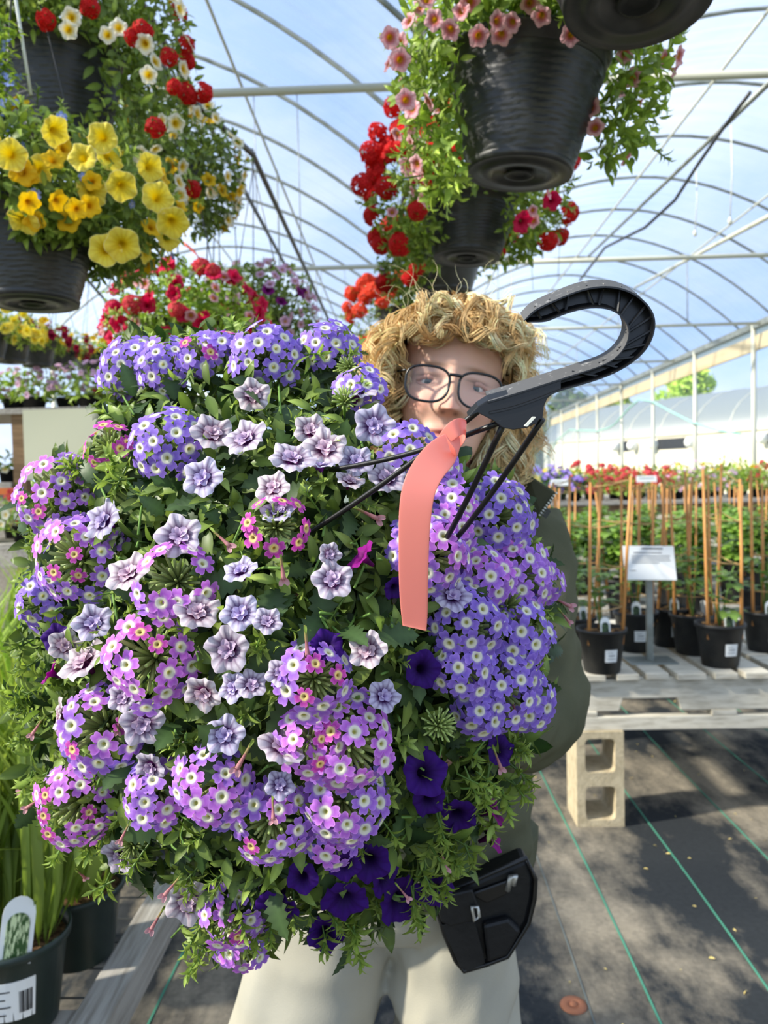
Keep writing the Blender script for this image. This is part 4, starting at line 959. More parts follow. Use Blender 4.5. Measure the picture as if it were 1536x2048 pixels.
# left rows
bA = hanging_basket('black hanging basket of yellow petunias cut by the left edge', vl(58, 432, 1.80), 0.152, 0.20, 0.34, 0.20, [(YELLOW, 'bloom', 18, 0.031), (GOLD, 'bloom', 26, 0.024), (LOBELIA, 'lobelia_flower', 14, 0.012)], 6, 0.10, 3600, LEAF, (1.0, 1.0, 0.85), (0, 0), (0.024, 0.045), railz=2.82, skirt=lambda a: 1.0 if math.cos(a) > 0.3 else 0.3)
bB = hanging_basket('hanging basket with red verbena and white yellow flowers at the top left', vl(118, 118, 2.05), 0.165, 0.22, 0.36, 0.30, [(WHITEYEL, 'bloom', 60, 0.022), (REDHEAD, 'flower_head', 14, 0.028)], 7, 0.45, 4800, LEAF, (0.8, 0.8, 0.75), (0, 0), (0.024, 0.045), railz=3.12, skirt=lambda a: 1.0 if math.cos(a) > 0.72 else 0.1)
hanging_basket('hanging basket of cream and golden flowers behind the yellow petunias', vl(325, 330, 2.9), 0.15, 0.17, 0.30, 0.25, [(WHITEYEL, 'bloom', 36, 0.025), (GOLD, 'bloom', 30, 0.026)], 8, 0.22, 3000, LEAF, (0.8, 0.8, 0.7), (0, 0), (0.024, 0.045), railz=3.12, weave=False, skirt=lambda a: 1.0 if math.cos(a) > 0.3 else 0.15)
hanging_basket('hanging basket of crimson petunias above the purple verbena', vl(372, 648, 2.75), 0.15, 0.17, 0.27, 0.20, [(CRIMSON, 'bloom', 84, 0.029), (ROSEHEAD, 'flower_head', 14, 0.038), (PINKCAL, 'bloom', 34, 0.020)], 9, 0.14, 2600, LEAF, (1.1, 1.2, 0.8), (0, 0), railz=2.82, weave=False)
hanging_basket('hanging basket of pale lilac flowers right behind the crimson petunias', vl(515, 640, 3.3), 0.15, 0.17, 0.25, 0.24, [(LILAC, 'bloom', 80, 0.022), (MAGPET, 'bloom', 12, 0.024)], 10, 0.22, 2600, LEAF, (1.0, 1.05, 0.85), (0, 0), railz=2.82, weave=False)
far = [(18, 668, 5.0, 'yellow', YELLOW), (72, 682, 5.5, 'mixed yellow and red', MAROON), (122, 692, 6.0, 'maroon', MAROON), (182, 706, 6.5, 'golden', GOLD), (215, 718, 7.2, 'golden and maroon', GOLD), (-30, 655, 4.6, 'bright yellow', YELLOW)]
for k, (x, y, d, nm, T_) in enumerate(far):
    hanging_basket('distant hanging basket of ' + nm + ' flowers in the row at the left', vl(x, y, d), 0.14, 0.18, 0.22, 0.16, [(T_, 'bloom', 24, 0.034)] + ([(GOLD, 'bloom', 8, 0.03)] if k in (1, 4) else []), 30+k, 0.08, 500, LEAF, (1.0, 0.95, 0.7), (0, 0), weave=False, leafparts=0, railz=3.16, group='distant baskets of the left row', sprig=20)
def blooms(o, T_, nm, fs, d, pts):
    for (x, y) in pts:
        p = P(x, y, d+random.uniform(-0.02, 0.03)); n_ = unit(CAM-p)+np.array([random.gauss(0, .3), random.gauss(0, .3), random.gauss(-0.05, .3)])
        put(nm, tmesh(T_, nm, 'petal'), o, facing(n_, p, fs*random.uniform(0.88, 1.12)))
blooms(bC, PINKCAL, 'bloom', 0.0185, 1.31, [(922, 22), (900, 60), (957, 72), (995, 42), (1002, 70), (1024, 45), (1083, 32), (1142, 70), (940, 5), (1060, 5), (868, 40), (780, 75), (800, 120), (812, 200)])
blooms(bC, PINKCAL, 'bloom', 0.0185, 1.45, [(1265, 155), (1250, 108), (1190, 255), (1180, 215)])
blooms(bA, YELLOW, 'bloom', 0.031, 1.46, [(22, 310), (165, 315), (205, 275), (243, 372), (110, 262)])
blooms(bA, YELLOW, 'bloom', 0.034, 1.6, [(345, 445), (300, 335), (315, 395), (245, 490), (210, 500)])
blooms(bA, GOLD, 'bloom', 0.024, 1.47, [(58, 405), (115, 402), (152, 418), (180, 412), (55, 350)])
blooms(bB, WHITEYEL, 'bloom', 0.022, 1.72, [(143, 35), (237, 55), (215, 70), (137, 60), (297, 150), (290, 88)])
blooms(bB, REDHEAD, 'flower_head', 0.025, 1.74, [(180, 15), (92, 40), (285, 62), (338, 115), (350, 175), (310, 255), (265, 75)])
blooms(bE, REDHEAD, 'flower_head', 0.034, 2.2, [(785, 215), (755, 265), (805, 270), (765, 300), (750, 330), (722, 370), (880, 275), (740, 305)])
blooms(bG, ORANGEHEAD, 'flower_head', 0.042, 3.7, [(735, 560), (770, 555), (800, 550), (790, 580), (730, 595), (720, 620), (745, 580), (765, 600)])
for rz_, hs in RAIL.items():
    hs = sorted(hs, key=lambda p: p[1]); pts = [hs[0]-np.array([0, 2.5, 0])]+hs+[hs[-1]+np.array([0, 7.0, 0])]
    put('irrigation_pipe', MB().tube(pts, 0.013, 8).mesh('irrigation_pipe', True), ceiling, None, 'black_plastic')
    for y_ in (1.0, 4.9, 8.9):
        x_ = float(np.interp(y_, [p[1] for p in pts], [p[0] for p in pts])); put('hanger_rod', MB().tube([(x_, y_, rz_), (x_, y_, GUT-0.02)], 0.003, 5).mesh('hanger_rod', True), ceiling, None, 'steel')
# lobelia strands at the very left edge, trailing from a basket outside the photo
lob = thing('lobelia_basket', 'blue lobelia trailing into view at the left edge above the yellow petunias', 'hanging basket', P(-60, 200, 1.55))
its = []
for k in range(46):
    x0, y0 = -40+random.uniform(-10, 20), random.uniform(60, 300); pts = [P(x0, y0, 1.6)]
    for s in range(4): pts.append(pts[-1]+np.array([random.uniform(0.0, 0.03), random.uniform(-0.02, 0.01), random.uniform(-0.03, 0.022)]))
    put('stem', MB().tube(pts, 0.0013, 4).mesh('stem', True), lob, None, M['stemg'])
    for p in pts[1:]:
        for _ in range(4): its.append((LEAF2, basis([0, 0, 1.0], np.array([random.uniform(-1, 1), random.uniform(-1, 1), random.uniform(-0.3, 0.8)]), p, random.uniform(0.015, 0.028)), np.array([1.2, 1.2, 0.9])*random.uniform(0.8, 1.2)))
    if k % 2 == 0: put('lobelia_flower', tmesh(LOBELIA, 'lobelia_flower', 'petal'), lob, facing(np.array([0.3, -1, 0.2])+np.random.default_rng(k).normal(size=3)*0.5, pts[-1], 0.012))
stuff('foliage', its, lob)
Wl = P(-150, 200, 1.6)
put('pot', MB().lathe([(0.08, -0.2), (0.13, 0), (0.135, 0.0), (0.12, -0.02)], 30, Matrix.Translation(Vector(Wl)), True, True).mesh('pot', True), lob, None, 'black_plastic')
put('hanger_strand', MB().tube([P(25, -40, 1.6), P(62, 190, 1.62)], 0.0035, 6).mesh('hanger_strand', True), lob, None, 'emitter')
# ------------------------------------------------------------------ the basket held up to the lens
PC = P(640, 1330, 0.86)                       # centre of the pot rim
HB = P(1010, 815, 0.50)                       # foot of the hook
AX = unit(HB-PC)
hb = thing('flower_basket', 'big hanging basket of purple verbena and lilac double flowers held up to the lens', 'hanging basket', PC)
Wp = facing(AX, PC, 1.0, 0.3)
RP, HP = 0.15, 0.19
m = MB().lathe([(RP*0.66, -HP), (RP*0.70, -HP+0.003), (RP*0.95, -0.03), (RP*0.98, -0.03), (RP*1.04, -0.012), (RP*1.03, 0), (RP*0.96, 0), (RP*0.93, -0.03)], 48, None, True)
pot = put('pot', m.mesh('pot', True), hb, Wp, 'black_plastic')
put('soil', MB().lathe([(0.002, -0.015), (RP*0.94, -0.022)], 36).mesh('soil', True), pot, Wp, 'soil')
# dome of the plant: depth of its surface seen from the front
CX, CY, RX, RY = 570, 1295, 570, 665
CEN = P(CX, CY, 0.84)
def dep(x, y):
    q_ = min(0.985, math.hypot((x-CX)/RX, (y-CY)/RY)); return 0.545+0.295*(1-math.sqrt(1-q_*q_))
def surf(x, y, off=0.0):
    p = P(x, y, dep(x, y)+off); n_ = unit((p-CEN)/np.array([1.0, 1.0, 1.2])); return p, n_
OUT = [(215, 700), (300, 665), (380, 655), (520, 655), (590, 700), (660, 655), (710, 700), (745, 795), (785, 865), (890, 915), (1000, 965), (1060, 1060), (1100, 1150), (1095, 1260), (1080, 1400), (1050, 1500), (1000, 1560), (960, 1640), (910, 1740), (870, 1800), (760, 1860), (700, 1880), (600, 1830), (520, 1890), (440, 1900), (390, 1840), (360, 1760), (230, 1720), (130, 1680), (70, 1620), (50, 1480), (25, 1400), (60, 1280), (55, 1150), (50, 1000), (130, 930), (210, 860), (220, 780)]
def inside(x, y):
    r_ = False; n = len(OUT); j = n-1
    for i in range(n):
        (xi, yi), (xj, yj) = OUT[i], OUT[j]
        if (yi > y) != (yj > y) and x < (xj-xi)*(y-yi)/(yj-yi)+xi: r_ = not r_
        j = i
    return r_
view = unit(CAM-CEN)
# foliage: three shells of leaves, shoots and toothed verbena leaves, and a looser back half
rr = random.Random(3); leaves = []; back = []
def radd(): return np.array([rr.gauss(0, 1) for _ in range(3)])
def rpt():
    while True:
        # the flank by the face stays thin
        x, y = rr.uniform(20, 1105), rr.uniform(650, 1910)
        if inside(x, y) and not (x > 735 and y < 890): return x, y
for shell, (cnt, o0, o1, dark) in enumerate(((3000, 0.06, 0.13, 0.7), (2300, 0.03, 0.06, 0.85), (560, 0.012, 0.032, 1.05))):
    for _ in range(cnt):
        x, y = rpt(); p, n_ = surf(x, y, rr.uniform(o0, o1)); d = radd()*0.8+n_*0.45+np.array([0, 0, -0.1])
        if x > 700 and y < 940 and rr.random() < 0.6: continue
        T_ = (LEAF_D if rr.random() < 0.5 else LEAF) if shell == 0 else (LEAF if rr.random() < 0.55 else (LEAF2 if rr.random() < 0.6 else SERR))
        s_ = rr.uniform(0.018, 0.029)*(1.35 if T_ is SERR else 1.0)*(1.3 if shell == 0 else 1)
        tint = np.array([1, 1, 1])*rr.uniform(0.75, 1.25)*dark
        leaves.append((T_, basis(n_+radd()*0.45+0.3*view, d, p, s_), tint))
for _ in range(90):                          # verbena leaves, larger and toothed
    x, y = rpt()
    if x > 680 and y < 980: continue
    p, n_ = surf(x, y, rr.uniform(0.012, 0.04)); d = radd()*0.8+np.array([0, 0, -0.5])
    leaves.append((SERR, basis(n_+radd()*0.3+0.3*view, d, p, rr.uniform(0.035, 0.052)), np.array([1, 1, 1.05])*rr.uniform(0.8, 1.3)))
shoots = []
for _ in range(170):
    x, y = rpt(); p, n_ = surf(x, y, rr.uniform(0.008, 0.034)); d = n_*0.6+radd()*0.6+np.array([0, 0, -0.15])
    shoots.append((SPRIG[rr.randrange(4)], basis(radd(), d, p-unit(d)*0.010, rr.uniform(0.019, 0.029)), np.ones(3)*rr.uniform(0.85, 1.2)))
n_out = len(OUT)
for i in range(n_out):                        # shoots that break the outline
    for k in range(3):
        t = rr.random(); a, b = OUT[i], OUT[(i+1) % n_out]; x, y = a[0]*(1-t)+b[0]*t, a[1]*(1-t)+b[1]*t
        if (y < 920 and k > 0) or (x > 740 and y < 960): continue
        p, n_ = surf(CX+(x-CX)*0.95, CY+(y-CY)*0.95, 0.0); d = n_+radd()*0.35+np.array([0, 0, -0.35])
        shoots.append((SPRIG[rr.randrange(4)], basis(radd(), d, p-unit(d)*0.012, rr.uniform(0.022, 0.032)), np.ones(3)*rr.uniform(0.9, 1.25)))
for (x, y) in ((1010, 1600), (1030, 1570), (985, 1650), (960, 1600), (1040, 1545), (930, 1690), (905, 1720), (890, 1760), (940, 1560), (975, 1560), (880, 1650), (860, 1690), (850, 1750), (480, 1830), (400, 1890), (395, 1920), (385, 1880), (650, 1880), (710, 1870), (715, 1900), (830, 1830), (45, 1290), (60, 1330), (40, 1480), (60, 1560), (90, 1560), (180, 1690), (210, 1770), (120, 1700), (230, 930), (240, 960), (40, 1395)):
    for k in range(2):
        p, n_ = surf(x, y, -0.015); d = n_*0.4+radd()*0.4+np.array([0, 0, -0.5])
        shoots.append((SPRIG[rr.randrange(4)], basis(radd(), d, p-unit(d)*0.012, rr.uniform(0.024, 0.034)), np.ones(3)*rr.uniform(0.95, 1.3)))
ex, ey, ez = _r*0.25, _u*0.31, _f*0.20
for _ in range(2400):                         # back and flanks, round the pot
    d = radd(); d = unit(d)
    if d[2] < -2: continue
    p = CEN+_f*0.03+ex*d[0]+ey*d[2]+_f*0.13*d[1]*rr.uniform(0.8, 1.0)
    if np.dot(p-CEN, _f) < -0.02: continue
    v_ = p-CAM; dv = np.dot(v_, _f); xx, yy = 768+FPX*np.dot(v_, _r)/dv, 1024-FPX*np.dot(v_, _u)/dv
    if not inside(CX+(xx-CX)*1.04, CY+(yy-CY)*1.04) or (xx > 690 and yy < 960): continue
    q_ = p-PC; ax_ = np.dot(q_, AX)
    if ax_ < -0.02 and np.linalg.norm(q_-ax_*AX) < RP*1.02: continue
    nn = unit(p-CEN); back.append((LEAF_D if rr.random() < 0.5 else LEAF, basis(nn+radd()*0.4, radd()+nn*0.4, p, rr.uniform(0.026, 0.04)), np.ones(3)*rr.uniform(0.7, 1.1)))
def nearness(t): return dep_order(t)
def dep_order(t):
    p = np.array(t[1].translation); return np.dot(p-CAM, _f)/t[1].to_scale()[1]
leaves.sort(key=dep_order); shoots.sort(key=dep_order)
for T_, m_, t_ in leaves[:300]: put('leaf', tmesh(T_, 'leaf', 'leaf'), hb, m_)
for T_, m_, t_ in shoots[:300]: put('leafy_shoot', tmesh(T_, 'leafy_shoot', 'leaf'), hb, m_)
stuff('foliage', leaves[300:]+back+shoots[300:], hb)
for _ in range(150):                          # bare stems between the leaves
    x, y = rpt(); p, n_ = surf(x, y, 0.05); q_, _n = surf(x+rr.uniform(-60, 60), y+rr.uniform(-40, 90), 0.006)
    put('stem', MB().tube([p, (p+q_)/2+n_*0.006, q_], 0.0011, 4).mesh('stem', True), hb, None, M['stemg'])
# verbena heads: pixel, radius, colour, kind
HEADS = [(262, 730, 66, 'blue', 1), (335, 728, 62, 'blue', 1), (405, 705, 48, 'blue', 2), (525, 705, 66, 'blue', 1), (662, 692, 56, 'blue', 1), (335, 885, 72, 'blue', 1),
         (110, 985, 84, 'violet', 2), (152, 1112, 88, 'violet', 2), (78, 1200, 52, 'blue', 2), (305, 1318, 92, 'orchid', 2), (205, 1455, 88, 'violet', 2), (152, 1610, 84, 'orchid', 2),
         (315, 1590, 66, 'violet', 1), (425, 1575, 76, 'violet', 1), (545, 1645, 78, 'violet', 2), (630, 1358, 72, 'violet', 2), (620, 1485, 66, 'orchid', 2), (700, 1490, 88, 'orchid', 2), (690, 1610, 80, 'violet', 1), (670, 1680, 50, 'violet', 1),
         (462, 1838, 62, 'violet', 2), (480, 1895, 48, 'violet', 2), (350, 1160, 74, 'orchid', 3), (552, 1048, 60, 'pink', 3), (215, 888, 46, 'pink', 3), (725, 772, 44, 'blue', 1),
         (822, 895, 58, 'blue', 1), (880, 935, 40, 'violet', 1), (905, 1010, 50, 'violet', 1), (860, 1105, 78, 'violet', 1), (900, 1060, 50, 'violet', 1), (1000, 1030, 78, 'blue', 1), (1035, 1145, 72, 'violet', 1), (970, 1150, 60, 'violet', 1),
         (940, 1245, 76, 'blue', 1), (1030, 1270, 80, 'blue', 1), (1000, 1370, 88, 'blue', 1), (930, 1330, 60, 'blue', 1), (1060, 1400, 60, 'blue', 1), (960, 1420, 50, 'blue', 1), (285, 1740, 0, 'violet', 1), (445, 690, 40, 'blue', 2), (1085, 1160, 46, 'violet', 1)]
CORE_S = [tri_mesh('verbena_head', *c_) for c_ in CORE]
for me in CORE_S: me.materials.append(M['leaf'])
fl_all = []
for i, (x, y, rp, colr, kind) in enumerate(HEADS):
    if rp == 0: continue
    p, n_ = surf(x, y, -0.006); rad = rp*dep(x, y)/FPX*1.0
    ax_ = unit(n_*0.55+view*0.75+np.array([0, 0, 0.12])+radd()*0.08); Wc = facing(ax_, p-ax_*rad*0.35, rad*(1.05 if kind == 1 else 1.10))
    head = put('verbena_head', CORE_S[i % 3], hb, Wc)
    fr = 0.0116*rr.uniform(0.95, 1.06)     # floret radius
    nfl = {1: int(1.9*(rad/fr)**2)+4, 2: int(1.6*(rad/fr)**2)+4, 3: 8}[kind]
    for k in range(nfl):
        z = 1-0.98*(k+0.5)/nfl if kind == 1 else 0.95-0.82*(k+0.5)/nfl
        if kind == 3: z = rr.uniform(0.15, 0.75)
        a = k*2.39996+i; s_ = math.sqrt(max(0, 1-z*z)); d = np.array([s_*math.cos(a), s_*math.sin(a), z])
        dw = np.array(Wc.to_3x3() @ Vector(d)); dw = unit(dw); pos = np.array(Wc.translation)+dw*rad*(1.0+rr.uniform(-0.07, 0.10))
        fam = colr
        if colr == 'orchid' and z < 0.35: fam = 'violet'
        if colr == 'violet' and z > 0.75 and rr.random() < 0.6: fam = 'orchid'
        if colr == 'violet' and z < 0.3: fam = 'blue'
        if kind == 2 and z > 0.72 and rr.random() < 0.35: fam = 'pink'
        T_ = rr.choice(FLORET[fam]); small = 0.72 if fam == 'pink' else 1.0
        fl_all.append((np.dot(dw, view)*1.0-0.35*np.linalg.norm(pos-CAM), head, T_, facing(dw+radd()*0.16+0.4*view, pos, fr*small*rr.uniform(0.9, 1.08))))
fl_all.sort(key=lambda t: -t[0])
for s_, head, T_, m_ in fl_all[:300]: put('floret', tmesh(T_, 'floret', 'petal'), head, m_)
stuff('florets', [(T_, m_, np.ones(3)) for s_, head, T_, m_ in fl_all[300:]], hb, 'petal')
# double flowers
DBL = [(490, 875, 46), (425, 865, 44), (405, 955, 42), (585, 915, 47), (650, 895, 44), (748, 850, 42), (710, 782, 44), (622, 860, 36), (712, 922, 36), (775, 955, 40), (505, 790, 36), (205, 1040, 44), (357, 1072, 47), (255, 1145, 47), (480, 1140, 36), (665, 1160, 42), (395, 1222, 46), (480, 1225, 40), (535, 1242, 30), (165, 1322, 50), (185, 1245, 40), (455, 1300, 48), (405, 1388, 40), (465, 1375, 32), (503, 1368, 32), (735, 1300, 40), (768, 1392, 34), (285, 1448, 44), (565, 1490, 50), (450, 1470, 40), (238, 1715, 40), (376, 1805, 44), (555, 1022, 36), (660, 1108, 24), (545, 975, 36), (905, 1190, 38), (245, 1395, 30), (118, 1430, 34), (560, 1570, 30), (300, 1535, 34), (700, 960, 30), (640, 930, 34), (560, 1345, 30), (130, 1290, 34)]
DM = [tmesh(T_, 'double_bloom', 'petal') for T_ in DOUBLE]
for i, (x, y, rp) in enumerate(DBL):
    p, n_ = surf(x, y, -0.008); rad = rp*dep(x, y)/FPX
    put('double_bloom', DM[i % 3], hb, facing(n_*0.4+view*0.6+radd()*0.28+np.array([0, 0, 0.25]), p, rad*1.04))
DRK = [(850, 1545, 50), (858, 1600, 36), (915, 1632, 42), (555, 1812, 48), (690, 1800, 50), (652, 1866, 40), (800, 1800, 52), (868, 1782, 42), (738, 1722, 46), (845, 1338, 40), (605, 1755, 34), (655, 1290, 36), (770, 1760, 36), (1000, 1500, 34), (112, 1275, 30), (690, 1730, 34), (790, 1176, 26)]
for x, y, rp in DRK:
    p, n_ = surf(x, y, 0.0); put('petunia_bloom', tmesh(DARKPET, 'petunia_bloom', 'petal'), hb, facing(n_*0.5+view*0.5+radd()*0.3+np.array([0, 0, -0.05]), p, rp*dep(x, y)/FPX))
for x, y, rp, dx in ((722, 1112, 36, -0.7), (990, 1620, 34, 1.2), (985, 1672, 34, 1.0), (190, 1530, 30, -0.6), (100, 1345, 26, -1)):
    p, n_ = surf(x, y, -0.004); put('petunia_bloom', tmesh(MAGPET, 'petunia_bloom', 'petal'), hb, facing(_r*dx+_u*0.5+view*0.25, p, rp*dep(x, y)/FPX))
for (x, y) in ((420, 1055), (508, 1478), (150, 1738), (365, 1748), (545, 1588), (262, 1640), (560, 1100), (700, 1010), (1020, 1385), (1115, 1215), (1095, 1190), (90, 1430), (70, 1575), (330, 1812), (610, 1250), (180, 1225), (240, 1420), (90, 1590), (985, 1490), (880, 1695), (790, 1765)):
    p, n_ = surf(x, y, -0.006); put('bud', tmesh(BUD, 'bud', 'petal'), hb, basis(view, radd()*0.5+n_*0.5+np.array([0, 0, -0.6]), p, rr.uniform(0.010, 0.015)))
for (x, y) in ((860, 665+0), (885, 660), (700, 735), (400, 690), (875, 1450), (690, 805)):
    if y < 700 and x > 720: continue
    p, n_ = surf(x, y, 0.0); put('seed_head', CORE_S[1], hb, facing(view+radd()*0.5, p, 0.020))
put('seed_head', CORE_S[0], hb, facing(view+_u*0.3, surf(875, 1452, 0)[0], 0.021)); put('seed_head', CORE_S[2], hb, facing(view+_u*0.5, surf(1010, 1215, 0)[0], 0.024)); put('seed_head', CORE_S[1], hb, facing(view+_u*0.2, surf(265, 1690, -0.01)[0], 0.02))
# hanger strands: from the foot of the hook down to the rim
def strand(a, b, r_=0.0021, sag=0.004):
    pts = [a*(1-t)+b*t+np.array([0, 0, -sag*math.sin(PI*t)]) for t in np.linspace(0, 1, 14)]
    return put('hanger_strand', MB().tube(pts, r_, 8).mesh('hanger_strand', True), hb, None, 'hook_black')
strand(P(985, 800, 0.497), P(560, 1102, 0.60)); strand(P(1000, 845, 0.50), P(660, 940, 0.60), 0.0019)
strand(P(1005, 852, 0.50), P(850, 1150, 0.62)); strand(P(1085, 838, 0.50), P(872, 1125, 0.615))
for a in (0.4, 1.9, 3.5, 5.0):
    put('rim_clip', MB().box((-0.008, -0.004, -0.03), (0.008, 0.004, 0.012), Wp @ Matrix.Rotation(a, 4, 'Z') @ Matrix.Translation((RP*1.03, 0, 0))).mesh('rim_clip'), hb, None, 'hook_black')
# the hook: an open channel with two flanges, a web and cross ribs
K = 3.84
OUTER = [(415, 388), (480, 312), (560, 270), (720, 200), (860, 145), (1000, 120), (1130, 125), (1260, 170), (1360, 250), (1420, 340), (1430, 440), (1395, 560), (1320, 660), (1200, 750), (1060, 820), (880, 880), (700, 925), (560, 985), (330, 1070), (150, 1105)]
INNER = [(440, 404), (540, 404), (600, 398), (700, 350), (840, 305), (970, 290), (1080, 305), (1155, 350), (1205, 410), (1222, 480), (1205, 560), (1165, 625), (1110, 680), (1040, 722), (930, 762), (800, 802), (650, 850), (480, 905), (300, 962), (140, 1008)]
def hp3(x, y, dd=0.0): return P(940+x/K, 540+y/K, 0.492+dd)
EXT = _u*0.0085+_f*0.014
def sm(L, n):
    L = np.array(L, float); s = np.concatenate([[0], np.cumsum(np.linalg.norm(np.diff(L, axis=0), axis=1))]); t = np.linspace(0, s[-1], n)
    o_ = np.stack([np.interp(t, s, L[:, k]) for k in (0, 1)], 1)
    for _ in range(2): o_[1:-1] = (o_[:-2]+2*o_[1:-1]+o_[2:])/4
    return o_
NO = 46
oo, ii = np.array(OUTER, float), np.array(INNER, float)
def dens(L):
    o_ = []
    for k in range(len(L)-1):
        for t in (0, 0.34, 0.67): o_.append(L[k]*(1-t)+L[k+1]*t)
    o_.append(L[-1]); o_ = np.array(o_)
    for _ in range(3): o_[1:-1] = (o_[:-2]+2*o_[1:-1]+o_[2:])/4
    return o_
oo, ii = dens(oo), dens(ii)
rows = []
for a, b in zip(oo, ii):
    d_ = (b-a); ln = np.linalg.norm(d_)+1e-6; f_ = min(0.2, 14/ln)
    pts = [a, a+d_*f_, a+d_*f_, b-d_*f_, b-d_*f_, b]
    rows.append([hp3(*pts[0]), hp3(*pts[1]), hp3(*pts[2])+EXT*0.55, hp3(*pts[3])+EXT*0.55, hp3(*pts[4]), hp3(*pts[5]), hp3(*b)+EXT, hp3(*a)+EXT])
V = [p for r_ in rows for p in r_]; F = []
for i in range(len(rows)-1):
    for k in range(8):
        k2 = (k+1) % 8; F.append((8*i+k, 8*i+k2, 8*i+8+k2, 8*i+8+k))
F.append(tuple(range(8))); F.append(tuple(8*(len(rows)-1)+k for k in range(8))[::-1])
hook_me = MB().add(V, F).mesh('hook'); hook_me.materials.append(M['hook_black']); hook_me.materials.append(M['hook_sheen_scuffs'])
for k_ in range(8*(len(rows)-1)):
    if k_ % 8 in (5, 7): hook_me.polygons[k_].material_index = 1  # inner and outer side faces get the grey with painted-in sheen
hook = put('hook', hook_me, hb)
for i in range(4, 46, 3):
    a, b = oo[i], ii[min(i+(2 if i % 2 else 0), len(ii)-1)]
    put('rib', MB().tube([hp3(*a)+EXT*0.32, hp3(*b)+EXT*0.32], 0.0009, 5).mesh('rib'), hook, None, 'hook_black')
pl = [(140, 1000), (480, 905), (700, 840), (700, 925), (640, 950), (595, 990), (570, 1050), (558, 1155), (535, 1150), (520, 1175), (440, 1215), (330, 1230), (250, 1215), (180, 1160), (60, 1100), (15, 1120), (-20, 1135), (60, 1050)]
put('hook_plate', MB().prism([hp3(*p, 0.001) for p in pl], tuple(EXT*0.55)).mesh('hook_plate'), hook, None, 'hook_black', None, 0.0008)
put('plate_slot', MB().prism([hp3(*p, -0.0004) for p in ((415, 1200), (480, 1130), (505, 1132), (440, 1203))], tuple(EXT*0.05)).mesh('plate_slot'), hook, None, 'emitter')
# flagging tape tied to the strands
rb = thing('flagging_tape', 'coral pink plastic tape tied on the hanger and hanging down', 'ribbon', P(905, 870, 0.50))
def ribbon(name, cl, d):
    V = []
    for (x, y, hw, ang, dd) in cl:
        cn = P(x, y, d+dd); wv = (_r*math.cos(ang)-_u*math.sin(ang))*hw/FPX*d
        V += [cn-wv, cn, cn+wv]
    F = []
    for i in range(len(cl)-1):
        for s in (0, 1): F.append((3*i+s, 3*i+s+1, 3*i+4+s, 3*i+3+s))
    o = put(name, MB().add(V, F).mesh(name, True), rb, None, 'coral_tape'); sd = o.modifiers.new('thick', 'SOLIDIFY'); sd.thickness = 0.0004
    sb = o.modifiers.new('smooth', 'SUBSURF'); sb.levels = 2; sb.render_levels = 2
    return o
ribbon('tail', [(918, 872, 12, 1.2, -0.008), (905, 885, 24, 1.0, -0.012), (885, 905, 34, 0.75, -0.016), (862, 930, 34, 0.5, -0.022), (842, 962, 34, 0.25, -0.026), (832, 1000, 33, 0.06, -0.027), (828, 1060, 31, 0.0, -0.025), (827, 1120, 30, 0.0, -0.022), (827, 1180, 29, 0.02, -0.018), (829, 1230, 27, 0.06, -0.014), (829, 1252, 25, 0.2, -0.012), (829, 1255, 25, 0.22, -0.012), (829, 1256, 25, 0.22, -0.012), (829, 1256.5, 25, 0.22, -0.012)], 0.505)
ribbon('loop', [(872, 900, 9, 0.6, -0.004), (888, 878, 14, 0.8, -0.006), (905, 860, 18, 1.0, -0.010), (922, 850, 18, 1.35, -0.008), (936, 856, 16, 1.7, 0.004), (928, 872, 16, 1.6, 0.010), (908, 886, 18, 1.2, 0.010), (895, 900, 20, 0.9, 0.006), (902, 905, 22, 0.7, -0.002)], 0.500)
ribbon('knot', [(893, 872, 6, 1.0, -0.012), (900, 884, 14, 0.9, -0.016), (906, 898, 12, 0.8, -0.012), (908, 910, 8, 0.7, -0.006)], 0.497)
# ------------------------------------------------------------------ the person behind the basket
EYE = P(907, 763, 1.035)
HR = R(9.0)
h_up = unit(_u*math.cos(HR)+_r*math.sin(HR)); h_rt = unit(_r*math.cos(HR)-_u*math.sin(HR)); h_bk = unit(np.cross(h_up, h_rt))   # back = away from the lens
if np.dot(h_bk, _f) < 0: h_bk = -h_bk
HO = EYE+h_bk*0.085
def H(p):
    p = np.asarray(p, float); return HO+p[..., 0:1]*h_rt+p[..., 1:2]*h_bk+p[..., 2:3]*h_up
def ell(o, d, cen, rad):
    oc = (o-cen)/rad; dd = d/rad; a = (dd**2).sum(-1); b = (oc*dd).sum(-1); c_ = (oc**2).sum(-1)-1; disc = b*b-a*c_
    t = np.where(disc > 0, (-b+np.sqrt(np.maximum(disc, 0)))/a, 0); return np.maximum(t, 0)
NU, NV = 200, 170
th = np.linspace(-PI, PI, NU, endpoint=False); th = th-0.45*np.sin(th)*1.0   # denser in front
ph = np.linspace(0.001, R(168), NV)
TH, PH = np.meshgrid(th, ph, indexing='xy')
D = np.stack([np.sin(PH)*np.sin(TH), -np.sin(PH)*np.cos(TH), np.cos(PH)], -1)
O_ = np.array([0, -0.012, -0.045])
ts = np.stack([ell(O_, D, np.array(cn), np.array(rd)) for cn, rd in (((0, 0.014, 0.022), (0.077, 0.098, 0.096)), ((0, -0.026, -0.022), (0.066, 0.064, 0.082)), ((0, -0.034, -0.074), (0.050, 0.052, 0.045)))], -1)
p_ = 16.0
tt = (ts**p_).sum(-1)**(1/p_)
Q = O_+D*tt[..., None]
fw = np.clip((-Q[..., 1]-0.01)/0.05, 0, 1); fw = fw*fw*(3-2*fw)
X, Z = Q[..., 0], Q[..., 2]
g = lambda x0, z0, sx, sz: np.exp(-((X-x0)/sx)**2-((Z-z0)/sz)**2)
dz = 0*X
